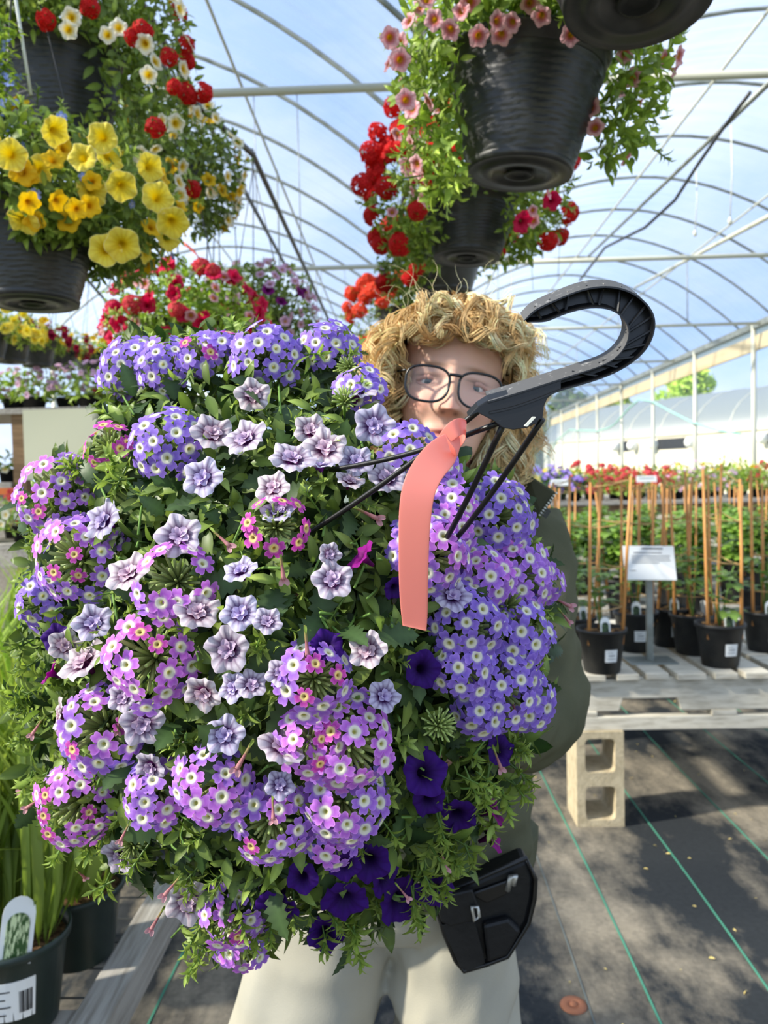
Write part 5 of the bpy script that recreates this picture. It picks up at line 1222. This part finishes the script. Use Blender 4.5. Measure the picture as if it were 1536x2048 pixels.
nb_ = np.clip((0.004-Z)/0.045, 0, 1); nose_amp = (0.006+0.019*nb_**1.3)*np.where(Z > -0.040, 1, np.exp(-((Z+0.040)/0.0052)**2))*np.exp(-np.clip(Z-0.008, 0, 1)**2/0.0003)
dz += nose_amp*np.exp(-(X/(0.0075+0.006*nb_))**2)
for s in (-1, 1):
    dz += 0.008*g(s*0.0135, -0.037, 0.0065, 0.0075)
    dz += -0.0085*g(s*0.033, -0.002, 0.017, 0.011)
    dz += 0.0045*g(s*0.033, 0.0085, 0.016, 0.0045)+0.0030*g(s*0.033, -0.0105, 0.014, 0.004)
    dz += 0.0035*g(s*0.030, 0.022, 0.022, 0.007)
    dz += 0.0065*g(s*0.043, -0.036, 0.018, 0.017)
    dz += -0.0025*g(s*0.030, -0.058, 0.007, 0.012)
dz += 0.006*g(0, -0.0665, 0.021, 0.0052)+0.007*g(0, -0.0785, 0.018, 0.0055)-0.0045*g(0, -0.0722, 0.024, 0.0022)
dz += 0.007*g(0, -0.104, 0.015, 0.011)-0.003*g(0, -0.090, 0.02, 0.006)-0.003*g(0, -0.056, 0.004, 0.007)
Q[..., 1] -= dz*fw
X, Z = Q[..., 0], Q[..., 2]
base = np.array(c(232, 186, 162)); col = np.tile(base, X.shape+(1,))
def paint(wt, rgb):
    global col
    col = col*(1-wt[..., None])+np.array(c(*rgb))*wt[..., None]
fr_ = fw
for s in (-1, 1):
    paint(0.45*g(s*0.042, -0.034, 0.020, 0.016)*fr_, (216, 132, 116))
    paint(0.85*g(s*0.031, 0.0200-0.0, 0.019, 0.0036)*fr_, (150, 108, 74))
    paint(0.4*g(s*0.033, -0.003, 0.016, 0.006)*fr_, (164, 104, 90))
    paint(0.75*g(s*0.033, 0.0050, 0.0145, 0.0012)*fr_, (90, 60, 48))
paint(0.5*g(0, -0.04, 0.014, 0.010)*fr_, (220, 134, 116))
paint(np.clip(1.1*g(0, -0.072, 0.021, 0.0085), 0, 0.85)*fr_, (196, 106, 102)); paint(0.7*g(0, -0.0722, 0.022, 0.0014)*fr_, (120, 60, 56))
for s in (-1, 1): paint(0.8*g(s*0.0085, -0.0445, 0.0035, 0.002)*fr_, (110, 60, 50))
V = H(Q.reshape(-1, 3)); Fh = []
idx = np.arange(NU*NV).reshape(NV, NU)
a_ = idx[:-1]; b_ = idx[1:]
q1 = np.stack([a_, b_, np.roll(b_, -1, 1)], -1).reshape(-1, 3); q2 = np.stack([a_, np.roll(b_, -1, 1), np.roll(a_, -1, 1)], -1).reshape(-1, 3)
Fh = np.concatenate([q1, q2]); Ch = col.reshape(-1, 3)
# body joints (world): shoulders, elbows, hands, hips, knees, feet
def W(x, y, d): return P(x, y, d)
neck0, neck1 = H(np.array([0, 0.012, -0.085])).reshape(3), np.array([0.055, 1.18, 1.335])
chest = np.array([0.035, 1.21, 1.18]); waist = np.array([0.005, 1.21, 0.98]); pelvis = np.array([-0.025, 1.22, 0.84])
shL, elL, haL = np.array([0.182, 1.18, 1.31]), np.array([0.190, 1.10, 1.085]), np.array([0.095, 0.975, 1.075])
shR, elR, haR = np.array([-0.10, 1.19, 1.285]), np.array([-0.215, 1.08, 1.10]), np.array([-0.185, 0.955, 1.06])
hipL, knL, ftL = np.array([0.065, 1.22, 0.80]), np.array([0.065, 1.18, 0.46]), np.array([0.075, 1.24, 0.09])
hipR, knR, ftR = np.array([-0.115, 1.22, 0.80]), np.array([-0.20, 1.15, 0.46]), np.array([-0.20, 1.22, 0.09])
def loft(pts, rad, seg=24, sub=6):
    """tube with elliptical sections, radii (rx, ry) per joint, finely divided"""
    pts = np.array(pts, float); rad = np.array([r_ if np.ndim(r_) else (r_, r_) for r_ in rad], float); n = len(pts)
    t = np.linspace(0, n-1, (n-1)*sub+1)
    def cr(A):
        o_ = []
        for u in t:
            i = min(int(u), n-2); f = u-i; p0, p1, p2, p3 = A[max(i-1, 0)], A[i], A[i+1], A[min(i+2, n-1)]
            o_.append(0.5*(2*p1+(p2-p0)*f+(2*p0-5*p1+4*p2-p3)*f*f+(3*p1-p0-3*p2+p3)*f**3))
        return np.array(o_)
    Pp, Rr = cr(pts), cr(rad); tg = np.gradient(Pp, axis=0); tg /= np.linalg.norm(tg, axis=1)[:, None]
    V, F = [], []; m_ = len(Pp)
    for i in range(m_):
        x = np.array([1.0, 0, 0]); x = x-tg[i]*np.dot(x, tg[i]); x = unit(x) if np.linalg.norm(x) > 0.2 else unit(np.cross(tg[i], [0, 1.0, 0])); y = np.cross(tg[i], x)
        for k in range(seg):
            a = 2*PI*k/seg; V.append(Pp[i]+x*math.cos(a)*Rr[i][0]+y*math.sin(a)*Rr[i][1])
    for i in range(m_-1):
        for k in range(seg):
            k2 = (k+1) % seg; F += [(i*seg+k, i*seg+k2, (i+1)*seg+k2), (i*seg+k, (i+1)*seg+k2, (i+1)*seg+k)]
    k0 = len(V); V += [Pp[0], Pp[-1]]
    for k in range(seg): F += [(k0, (k+1) % seg, k), (k0+1, (m_-1)*seg+k, (m_-1)*seg+(k+1) % seg)]
    return np.array(V), np.array(F)
Vs, Fs, Cs, off = [V], [Fh], [Ch], len(V)
def addskin(vf, tone=(206, 154, 132)):
    global off
    Vs.append(vf[0]); Fs.append(vf[1]+off); Cs.append(np.tile(np.array(c(*tone)), (len(vf[0]), 1))); off += len(vf[0])
addskin(loft([neck0, neck0*0.4+neck1*0.6, neck1, chest, waist, pelvis], [(0.050, 0.052), (0.052, 0.055), (0.075, 0.06), (0.15, 0.095), (0.13, 0.09), (0.15, 0.10)]), (190, 138, 116))
for a3 in ((shL, elL, haL), (shR, elR, haR)): addskin(loft([a3[0], (a3[0]+a3[1])/2, a3[1], (a3[1]+a3[2])/2, a3[2]], [0.045, 0.042, 0.036, 0.033, 0.025]))
for a3 in ((hipL, knL, ftL), (hipR, knR, ftR)): addskin(loft([a3[0], (a3[0]+a3[1])/2, a3[1], (a3[1]+a3[2])/2, a3[2]], [0.075, 0.066, 0.05, 0.046, 0.034]))
# hands closed on the pot: palm, four fingers and a thumb each
def hand(w, elbow, sgn):
    f0 = unit(w-elbow); ctr = PC-AX*0.10; to = unit(ctr-w); side = unit(np.cross(f0, to)); cx = w+f0*0.045+to*0.006
    addskin(loft([w-f0*0.02, w+f0*0.03, w+f0*0.085], [(0.024, 0.020), (0.040, 0.017), (0.038, 0.014)], 16, 5))
    for k, L in enumerate((0.070, 0.080, 0.074, 0.058)):
        s = (k-1.5)*0.019; b0 = w+f0*0.08+side*s
        addskin(loft([b0-f0*0.015, b0+f0*L*0.42+to*0.006, b0+f0*L*0.75+to*0.024, b0+f0*L*0.92+to*0.044], [0.0095, 0.009, 0.0082, 0.0068], 10, 4))
    b0 = w+f0*0.03+side*0.030*sgn
    addskin(loft([b0-side*0.01*sgn, b0+side*0.022*sgn+f0*0.02+to*0.006, b0+side*0.030*sgn+f0*0.048+to*0.018, b0+side*0.030*sgn+f0*0.068+to*0.032], [0.012, 0.0115, 0.010, 0.008], 10, 4))
hand(haL, elL, 1); hand(haR, elR, -1)
person = thing('person', 'person with curly blond hair and black glasses in an olive jacket holding the basket', 'person', None, None, tri_mesh('person', np.concatenate(Vs), np.concatenate(Fs), np.concatenate(Cs)), 'skin', I4)
# eyes, looking at the lens through narrowed lids
for s in (-1, 1):
    k = np.argmin((Q[..., 0]-s*0.0325)**2+(Q[..., 2]+0.002)**2+(Q[..., 1] > 0)*1.0); sf = Q.reshape(-1, 3)[k]
    ec = np.array([s*0.0325, sf[1]+0.0088, -0.0022]); cw = H(ec).reshape(3)
    eo = put('eye', MB().lathe([(0.0115*math.sin(a), -0.0115*math.cos(a)) for a in np.linspace(0.05, PI-0.05, 14)], 20, facing(-h_bk, cw, 1, 0), True, True).mesh('eye', True), person, None, 'eye_white')
    lk = unit(CAM-cw); put('iris', MB().lathe([(0.0056, 0.0101), (0.004, 0.0114), (0.0022, 0.0118)], 18, facing(lk, cw, 1, 0), False, True).mesh('iris', True), eo, None, 'iris')
    put('pupil', MB().lathe([(0.0024, 0.01175), (0.0012, 0.0121)], 14, facing(lk, cw, 1, 0), False, True).mesh('pupil', True), eo, None, 'pupil')
    for up, z_, th_ in ((1, 0.0056, 0.0026), (0, 0.0036, 0.0008), (-1, -0.0072, 0.0020)):
        pts = [H(np.array([ec[0]+0.0165*t, ec[1]-0.0108+0.0085*t*t, ec[2]+z_*(1-0.85*t*t)-0.0012*t*t])).reshape(3) for t in np.linspace(-1, 1, 9)]
        V_, F_ = loft(pts, [th_*0.6+th_*(1-abs(t)) for t in np.linspace(-1, 1, 9)], 8, 2)
        put('eyelid', tri_mesh('eyelid', V_, F_, np.tile(np.array(c(212, 160, 138) if up else c(104, 70, 54)), (len(V_), 1))), person, None, 'skin')
# ears
for s in (-1, 1):
    pts = [H(np.array([s*(0.074+0.006*math.sin(a)), 0.012+0.010*math.cos(a), -0.015+0.028*math.sin(a)])).reshape(3) for a in np.linspace(0, 2*PI, 17)[:-1]]
    V_, F_ = loft(list(pts)+[pts[0]], [0.006]*17, 8, 1); put('ear', tri_mesh('ear', V_, F_, np.tile(np.array(c(214, 150, 128)), (len(V_), 1))), person, None, 'skin')
# glasses
gl_ = put('glasses', None, person, Matrix.Translation(Vector(H(np.array([0, -0.10, -0.004])).reshape(3))))
def lens_pts(s, n=36):
    o_ = []
    for k in range(n):
        a = 2*PI*k/n; ca, sa = math.cos(a), math.sin(a); e_ = 0.78
        x = 0.0288*math.copysign(abs(ca)**e_, ca); z = (0.0222 if sa > 0 else 0.0250)*math.copysign(abs(sa)**e_, sa)
        x *= 1.0+0.10*(sa if sa > 0 else 0.2*sa)
        xx = s*0.0352+x
        o_.append(H(np.array([xx, -0.107+2.2*xx*xx, -0.010+z])).reshape(3))
    return o_
for s in (-1, 1):
    lp = lens_pts(s); rim = put('rim', MB().tube(lp, 0.0018, 8, True).mesh('rim', True), gl_, None, 'glasses')
    put('lens', MB().add(lp+[np.mean(lp, 0)-h_bk*0.001], [(k, (k+1) % 36, 36) for k in range(36)]).mesh('lens', True), gl_, None, 'lens')
    a = H(np.array([s*0.066, -0.098, 0.003])).reshape(3); b = H(np.array([s*0.077, -0.06, 0.006])).reshape(3); d_ = H(np.array([s*0.080, 0.01, 0.004])).reshape(3)
    put('temple', MB().tube([a, b, d_], 0.0018, 6).mesh('temple', True), gl_, None, 'glasses')
put('bridge', MB().tube([H(np.array([x, -0.108+2*x*x-0.002, 0.0042-6*x*x+0.0])).reshape(3) for x in np.linspace(-0.009, 0.009, 7)], 0.0022, 8).mesh('bridge', True), gl_, None, 'glasses')
# hair: a cap and many curled locks of fine strands
hr = random.Random(21)
capm = []
Dc = Q.reshape(-1, 3)
sc = (Dc-np.array([0, 0.014, 0.0]))*np.array([1.20, 1.13, 1.13])+np.array([0, 0.018, 0.0])
keep = (Dc[:, 2] > 0.066+0.010*np.abs(Dc[:, 0])/0.05)*1 | ((Dc[:, 1] > -0.03) & (Dc[:, 2] > -0.075)) | ((np.abs(Dc[:, 0]) > 0.066) & (Dc[:, 2] > -0.03) & (Dc[:, 1] > -0.05))
kf = keep.astype(bool)[Fh].all(1)
cap_col = np.tile(np.array(c(176, 136, 86)), (len(sc), 1))
strands, radii, scol = [], [], []
NSEG = 15
HC, HRD = np.array([0, 0.018, 0.008]), np.array([0.098, 0.116, 0.116])
def lock(root, dirs, length, curl_r, turns, nst, color, fall, thick=0.006, rs=0.00068, tight=0.10):
    """one curled lock: an axis lying over the head and falling, a helix round it, nst strands side by side"""
    ax_ = []; p = np.array(root, float); d = unit(dirs); rout = np.linalg.norm((p-HC)/HRD)
    for k in range(NSEG+1):
        ax_.append(p.copy()); st = length/NSEG; d = unit(d+np.array([0, 0, -fall])*(0.5+k/NSEG))
        p = p+d*st
        e_ = (p-HC)/HRD; le = np.linalg.norm(e_); lim = max(0.98, rout*0.97)
        if le < lim and p[2] > -0.08: p = HC+e_/le*HRD*lim
        if p[1] < -0.035 and abs(p[0]) < 0.068 and p[2] < 0.062:
            if p[2] < 0.05: p[0] = math.copysign(0.068+0.3*(abs(p[0])-0.068)*0, p[0])
            d = unit(d*np.array([1, 1, 0.2])+np.array([math.copysign(0.4, p[0]), 0, 0.1]))
    ax_ = np.array(ax_)
    for _ in range(3): ax_[1:-1] = (ax_[:-2]+ax_[1:-1]*2+ax_[2:])/4
    tg = np.gradient(ax_, axis=0); tg /= np.linalg.norm(tg, axis=1)[:, None]+1e-9
    n1 = np.cross(tg, [0.3, 0.2, 0.9]); n1 /= np.linalg.norm(n1, axis=1)[:, None]+1e-9; n2 = np.cross(tg, n1)
    t = np.linspace(0, 1, NSEG+1); ph0 = hr.uniform(0, 6.28); sg = hr.choice((-1, 1)); env = np.clip(t*2.2, 0, 1)*(0.75+0.4*t)
    hel = ph0+sg*2*PI*turns*t**1.15
    for s in range(nst):
        u_ = hr.uniform(-1, 1); o1, o2 = hr.gauss(0, thick*0.3), hr.gauss(0, thick*0.3); dph = u_*tight*2+hr.gauss(0, 0.05); cr_ = curl_r*(1+0.14*hr.gauss(0, 1))
        sh = ax_+tg*(u_*thick*1.3*np.clip(t*2, 0, 1))[:, None]
        pts = sh+n1*(np.cos(hel+dph)*cr_*env+o1)[:, None]+n2*(np.sin(hel+dph)*cr_*env+o2)[:, None]
        strands.append(pts); radii.append(rs*hr.uniform(0.8, 1.25)*(1-0.65*t**3)); scol.append(np.minimum(0.95, np.array(color)*1.3*hr.uniform(0.72, 1.25)))
tones = [c(226, 196, 144), c(208, 174, 120), c(238, 214, 168), c(186, 150, 100), c(216, 184, 130)]
surf_pts = Dc[keep.astype(bool)]; areaw = (np.sin(PH)*tt**2*(1-0.45*np.cos(TH))).reshape(-1)[keep.astype(bool)]; cumw = list(np.cumsum(areaw))
def scalp(): return surf_pts[hr.choices(range(len(surf_pts)), cum_weights=cumw)[0]]
CROWN = np.array([-0.012, -0.012, 0.125])
for k in range(640):
    r_ = scalp()
    nrm = unit((r_-np.array([0, 0.014, 0.0]))/np.array([0.077, 0.098, 0.1])**2)
    root = r_+nrm*hr.uniform(0.004, 0.030)
    fl_ = unit(r_-CROWN+np.array([0, 0, 0.02])); fl_ = unit(fl_-nrm*np.dot(fl_, nrm))
    d = fl_*0.9+nrm*0.08+np.array([hr.gauss(0, 0.35), hr.gauss(0, 0.35), 0])
    d = d-nrm*max(0.0, np.dot(d, nrm)-0.25)
    front = r_[1] < -0.03 and r_[2] > 0.05
    L = hr.uniform(0.045, 0.085) if front else hr.uniform(0.085, 0.14)
    lock(root, d, L, hr.uniform(0.008, 0.0145), hr.uniform(0.9, 1.9), 15, hr.choice(tones), hr.uniform(0.05, 0.12))
for k in range(46):                           # fringe curling over the forehead
    x = hr.uniform(-0.055, 0.066); root = np.array([x, -0.078+1.5*x*x, 0.088-0.35*abs(x)+hr.uniform(0, 0.018)])
    lock(root, np.array([(0.5 if x > -0.012 else -0.8)*hr.uniform(0.4, 1.2), -0.35, hr.uniform(-0.2, 0.35)]), hr.uniform(0.045, 0.07), hr.uniform(0.006, 0.010), hr.uniform(0.8, 1.5), 15, hr.choice(tones), 0.12)
for k in range(150):                          # long curls falling at both sides of the neck
    s = 1 if k % 3 else -1; x = s*hr.uniform(0.066, 0.108); root = np.array([x, hr.uniform(-0.03, 0.05), hr.uniform(-0.06, 0.03)])
    lock(root, np.array([s*hr.uniform(-0.1, 0.3), hr.uniform(-0.4, 0.2), -0.7]), hr.uniform(0.07, 0.125), hr.uniform(0.008, 0.014), hr.uniform(1.2, 2.4), 15, hr.choice(tones), 0.10)
for k in range(70):                           # the fuller side that shades the face
    root = np.array([-hr.uniform(0.072, 0.112), hr.uniform(-0.075, -0.01), hr.uniform(-0.005, 0.085)])
    lock(root, np.array([hr.uniform(-0.4, 0.15), hr.uniform(-0.5, 0.3), -0.6]), hr.uniform(0.05, 0.09), hr.uniform(0.008, 0.013), hr.uniform(0.9, 1.8), 15, hr.choice(tones), 0.10)
for k in range(160):                          # flyaway hairs
    r_ = scalp(); nrm = unit((r_-np.array([0, 0.014, 0.0])))
    if r_[1] < -0.04 and r_[2] < 0.06: continue
    lock(r_+nrm*0.025, 0.6*nrm+np.array([hr.gauss(0, 0.5), hr.gauss(0, 0.5), hr.gauss(0.2, 0.5)]), hr.uniform(0.04, 0.075), hr.uniform(0.006, 0.012), hr.uniform(0.5, 1.2), 1, tones[2], 0.02, rs=0.00026)
A = np.array(strands); RA = np.array(radii); N = len(A); tg = np.gradient(A, axis=1); tg /= np.linalg.norm(tg, axis=2)[..., None]+1e-9
n1 = np.cross(tg, np.array([0.21, 0.9, 0.35])); n1 /= np.linalg.norm(n1, axis=2)[..., None]+1e-9; n2 = np.cross(tg, n1)
rings = [A+RA[..., None]*(n1*math.cos(a)+n2*math.sin(a)) for a in (0, 2*PI/3, 4*PI/3)]
VV = np.stack(rings, 2).reshape(-1, 3)
ix = np.arange(N*(NSEG+1)*3).reshape(N, NSEG+1, 3); FF = []
for k in range(3):
    k2 = (k+1) % 3; a, b, c_, d_ = ix[:, :-1, k], ix[:, :-1, k2], ix[:, 1:, k2], ix[:, 1:, k]
    FF.append(np.stack([a, b, c_], -1).reshape(-1, 3)); FF.append(np.stack([a, c_, d_], -1).reshape(-1, 3))
FF = np.concatenate(FF); CC = np.repeat(np.array(scol), (NSEG+1)*3, axis=0)
nV = len(VV); capF = Fh[kf]
hair = put('hair', tri_mesh('hair', H(np.concatenate([VV, sc])), np.concatenate([FF, capF+nV]), np.concatenate([CC, cap_col])), person, None, 'hair', 'stuff')
# jacket
def wob(V, amp, fq, seed):
    r2 = np.random.default_rng(seed); o_ = V.copy()
    for k in range(7):
        kv = r2.normal(size=3)*fq*(1+0.4*k); o_ += amp/(1+0.5*k)*np.sin(V @ kv+r2.uniform(0, 6))[:, None]*unit(r2.normal(size=3)*[1, 1, 0.3])
    return o_
jv, jf, joff = [], [], 0
def jadd(vf, amp=0.005, fq=22, seed=0):
    global joff
    jv.append(wob(vf[0], amp, fq, seed)); jf.append(vf[1]+joff); joff += len(vf[0])
jadd(loft([(-0.012, 1.22, 0.815), (-0.010, 1.22, 0.90), (0.0, 1.215, 1.0), (0.018, 1.21, 1.12), (0.038, 1.205, 1.22), (0.05, 1.20, 1.295), (0.055, 1.185, 1.35), (0.06, 1.17, 1.385)], [(0.208, 0.15), (0.214, 0.155), (0.205, 0.15), (0.196, 0.14), (0.19, 0.13), (0.165, 0.11), (0.10, 0.085), (0.078, 0.075)], 48, 8), 0.007, 22, 1)
def sleeve(a3, seed):
    s_, e_, h_ = a3; st = s_+(np.array([0.05, 1.2, 1.27])-s_)*0.3
    cuff = e_+(h_-e_)*0.86
    jadd(loft([st, s_, (s_+e_)/2+np.array([0.004, 0.0, 0]), e_, (e_+cuff)/2, cuff], [0.07, 0.078, 0.066, 0.064, 0.056, 0.044], 32, 10), 0.008, 24, seed)
sleeve((shL, elL, haL), 3); sleeve((shR, elR, haR), 4)
jk = put('jacket', tri_mesh('jacket', np.concatenate(jv), np.concatenate(jf)), person, None, 'jacket')
rm = jk.modifiers.new('one_cloth', 'REMESH'); rm.mode = 'VOXEL'; rm.voxel_size = 0.005; rm.use_smooth_shade = True
smo = jk.modifiers.new('soft', 'SMOOTH'); smo.iterations = 4; smo.factor = 0.5
# hem band
hv, hf = loft([(-0.012, 1.22, 0.808), (-0.012, 1.22, 0.858)], [(0.213, 0.155), (0.214, 0.157)], 60, 4)
put('hem', tri_mesh('hem', wob(hv, 0.004, 30, 8), hf), jk, None, 'jacket')
# collar: one flap standing open with a zip on its edge
cl = [(1000, 945, 1.10), (1060, 950, 1.09), (1114, 985, 1.075), (1103, 1005, 1.075), (1085, 1030, 1.085), (1060, 1060, 1.10), (1045, 1085, 1.12), (1000, 1060, 1.14), (985, 1000, 1.13)]
put('collar', MB().prism([P(*q_) for q_ in cl], tuple(_f*0.012)).mesh('collar'), jk, None, 'jacket_dark', None, 0.003)
for k in range(16):
    t = k/15; a = P(1113-53*t**0.9, 986+74*t, 1.073+0.02*t)
    put('zip_tooth', MB().box((-0.0016, -0.002, -0.0011), (0.0016, 0.002, 0.0011), Matrix.Translation(Vector(a)) @ Matrix.Rotation(0.9, 4, 'Y')).mesh('zip_tooth'), jk, None, 'zip')
put('zip_pull', MB().box((-0.003, -0.002, -0.012), (0.003, 0.002, 0.0), Matrix.Translation(Vector(P(1098, 1020, 1.075))) @ Matrix.Rotation(0.6, 4, 'Y')).mesh('zip_pull'), jk, None, 'glasses')
cv, cf = loft([(0.06, 1.17, 1.345), (0.065, 1.155, 1.40)], [(0.092, 0.085), (0.098, 0.09)], 40, 5)
cb = put('collar_band', tri_mesh('collar_band', wob(cv, 0.004, 30, 5), cf), jk, None, 'jacket_dark')
# trousers
jv, jf, joff = [], [], 0
jadd(loft([(-0.015, 1.22, 0.93), (-0.022, 1.22, 0.84), (-0.028, 1.22, 0.77), (-0.03, 1.22, 0.73)], [(0.15, 0.12), (0.178, 0.135), (0.185, 0.135), (0.15, 0.115)], 44, 8), 0.003, 16, 5)
jadd(loft([hipL+[0.004, 0, 0.0], hipL*0.65+knL*0.35, knL, knL*0.4+ftL*0.6, ftL+[0, 0, 0.0]], [(0.098, 0.11), (0.100, 0.108), (0.098, 0.10), (0.098, 0.10), (0.10, 0.105)], 36, 10), 0.007, 26, 6)
jadd(loft([hipR+[0.0, 0, 0.0], hipR*0.65+knR*0.35, knR, knR*0.4+ftR*0.6, ftR], [(0.095, 0.11), (0.106, 0.11), (0.106, 0.105), (0.10, 0.10), (0.10, 0.105)], 36, 10), 0.007, 26, 7)
tr_ = put('trousers', tri_mesh('trousers', np.concatenate(jv), np.concatenate(jf)), person, None, 'trousers')
rm = tr_.modifiers.new('one_cloth', 'REMESH'); rm.mode = 'VOXEL'; rm.voxel_size = 0.007; rm.use_smooth_shade = True
smo = tr_.modifiers.new('soft', 'SMOOTH'); smo.iterations = 4; smo.factor = 0.5
for ft in (ftL, ftR):
    b0 = np.array([ft[0], ft[1], 0.0])
    V_, F_ = loft([b0+[0, 0.07, 0.045], b0+[0, 0.02, 0.055], b0+[0, -0.06, 0.05], b0+[0, -0.13, 0.04], b0+[0, -0.17, 0.03]], [(0.035, 0.04), (0.042, 0.052), (0.046, 0.045), (0.045, 0.034), (0.028, 0.022)], 20, 6)
    V_[:, 2] = np.maximum(V_[:, 2], 0.004); put('shoe', tri_mesh('shoe', V_, F_), person, None, 'shoe')
# tool pouch on the hip
pch = thing('tool_pouch', 'black tool pouch with a front pocket hanging at the hip below the jacket', 'pouch', P(965, 1830, 1.08))
def pp(x, y, d): return P(860+x/4.454, 1500+y/4.454, d)
bk = [(20, 1290), (300, 1200), (860, 960), (940, 1150), (930, 1330), (880, 1540), (690, 1840), (500, 1910), (300, 1970), (230, 1880), (130, 1640)]
body = put('body', MB().prism([pp(*q_, 1.072) for q_ in bk], tuple(_f*0.045)).mesh('body'), pch, None, 'pouch', None, 0.008)
pk = [(40, 1400), (110, 1560), (400, 1530), (470, 1800), (490, 1900), (340, 1975), (270, 1935), (150, 1680)]
put('pocket', MB().prism([pp(*q_, 1.055) for q_ in pk], tuple(_f*0.02)).mesh('pocket'), pch, None, 'pouch', None, 0.006)
put('flap', MB().prism([pp(*q_, 1.048) for q_ in [(30, 1320), (380, 1240), (440, 1400), (400, 1530), (180, 1580), (100, 1540)]], tuple(_f*0.008)).mesh('flap'), pch, None, 'pouch', None, 0.003)
put('side_pocket', MB().prism([pp(*q_, 1.060) for q_ in [(470, 1560), (700, 1500), (820, 1620), (690, 1840), (510, 1905)]], tuple(_f*0.015)).mesh('side_pocket'), pch, None, 'pouch', None, 0.005)
put('piping', MB().tube([pp(*q_, 1.070) for q_ in bk], 0.0035, 8, True).mesh('piping', True), pch, None, 'pouch_edge')
put('buckle', MB().tube([pp(375, 1395, 1.044), pp(425, 1400, 1.044), pp(440, 1480, 1.044), pp(395, 1520, 1.044)], 0.0025, 6, True).mesh('buckle', True), pch, None, 'zip')
put('clip', MB().tube([pp(690, 1250, 1.066), pp(720, 1130, 1.062), pp(760, 1120, 1.062), pp(740, 1200, 1.064)], 0.004, 6).mesh('clip', True), pch, None, 'zip')
put('belt_strap', MB().prism([pp(*q_, 1.075) for q_ in [(330, 1260), (690, 1130), (680, 1270), (500, 1350)]], tuple(-_f*0.008)).mesh('belt_strap'), pch, None, 'pouch_edge', None, 0.003)
# washer staple and scraps on the floor
wq = PZ(1147, 2012, 0.0)
stp = thing('ground_staple', 'rusty round washer pinning the ground cloth beside the faint thread', 'washer', wq)
put('washer', MB().lathe([(0.010, 0.001), (0.010, 0.006), (0.034, 0.006), (0.036, 0.001)], 24, Matrix.Translation(Vector(wq)), False).mesh('washer', True), stp, None, 'copper')
put('pin_head', MB().lathe([(0.002, 0.012), (0.010, 0.009), (0.012, 0.004)], 16, Matrix.Translation(Vector(wq)), True).mesh('pin_head', True), stp, None, 'copper')
its = []
fr2 = random.Random(5)
for k in range(220):
    x, y = fr2.uniform(-0.5, 3.0), fr2.uniform(1.4, 6); its.append((LEAF2, facing(np.array([fr2.gauss(0, .3), fr2.gauss(0, .3), 1.0]), (x, y, 0.006), fr2.uniform(0.008, 0.02)), np.array([4.5, 2.6, 4.5])*fr2.uniform(0.4, 1.1)))
V_, F_, C_ = merge(its); o = put('litter', tri_mesh('litter', V_, F_, C_), None, None, 'leaf', 'stuff'); tagged(o, 'dry petals and crumbs scattered over the dark ground cloth', 'litter')
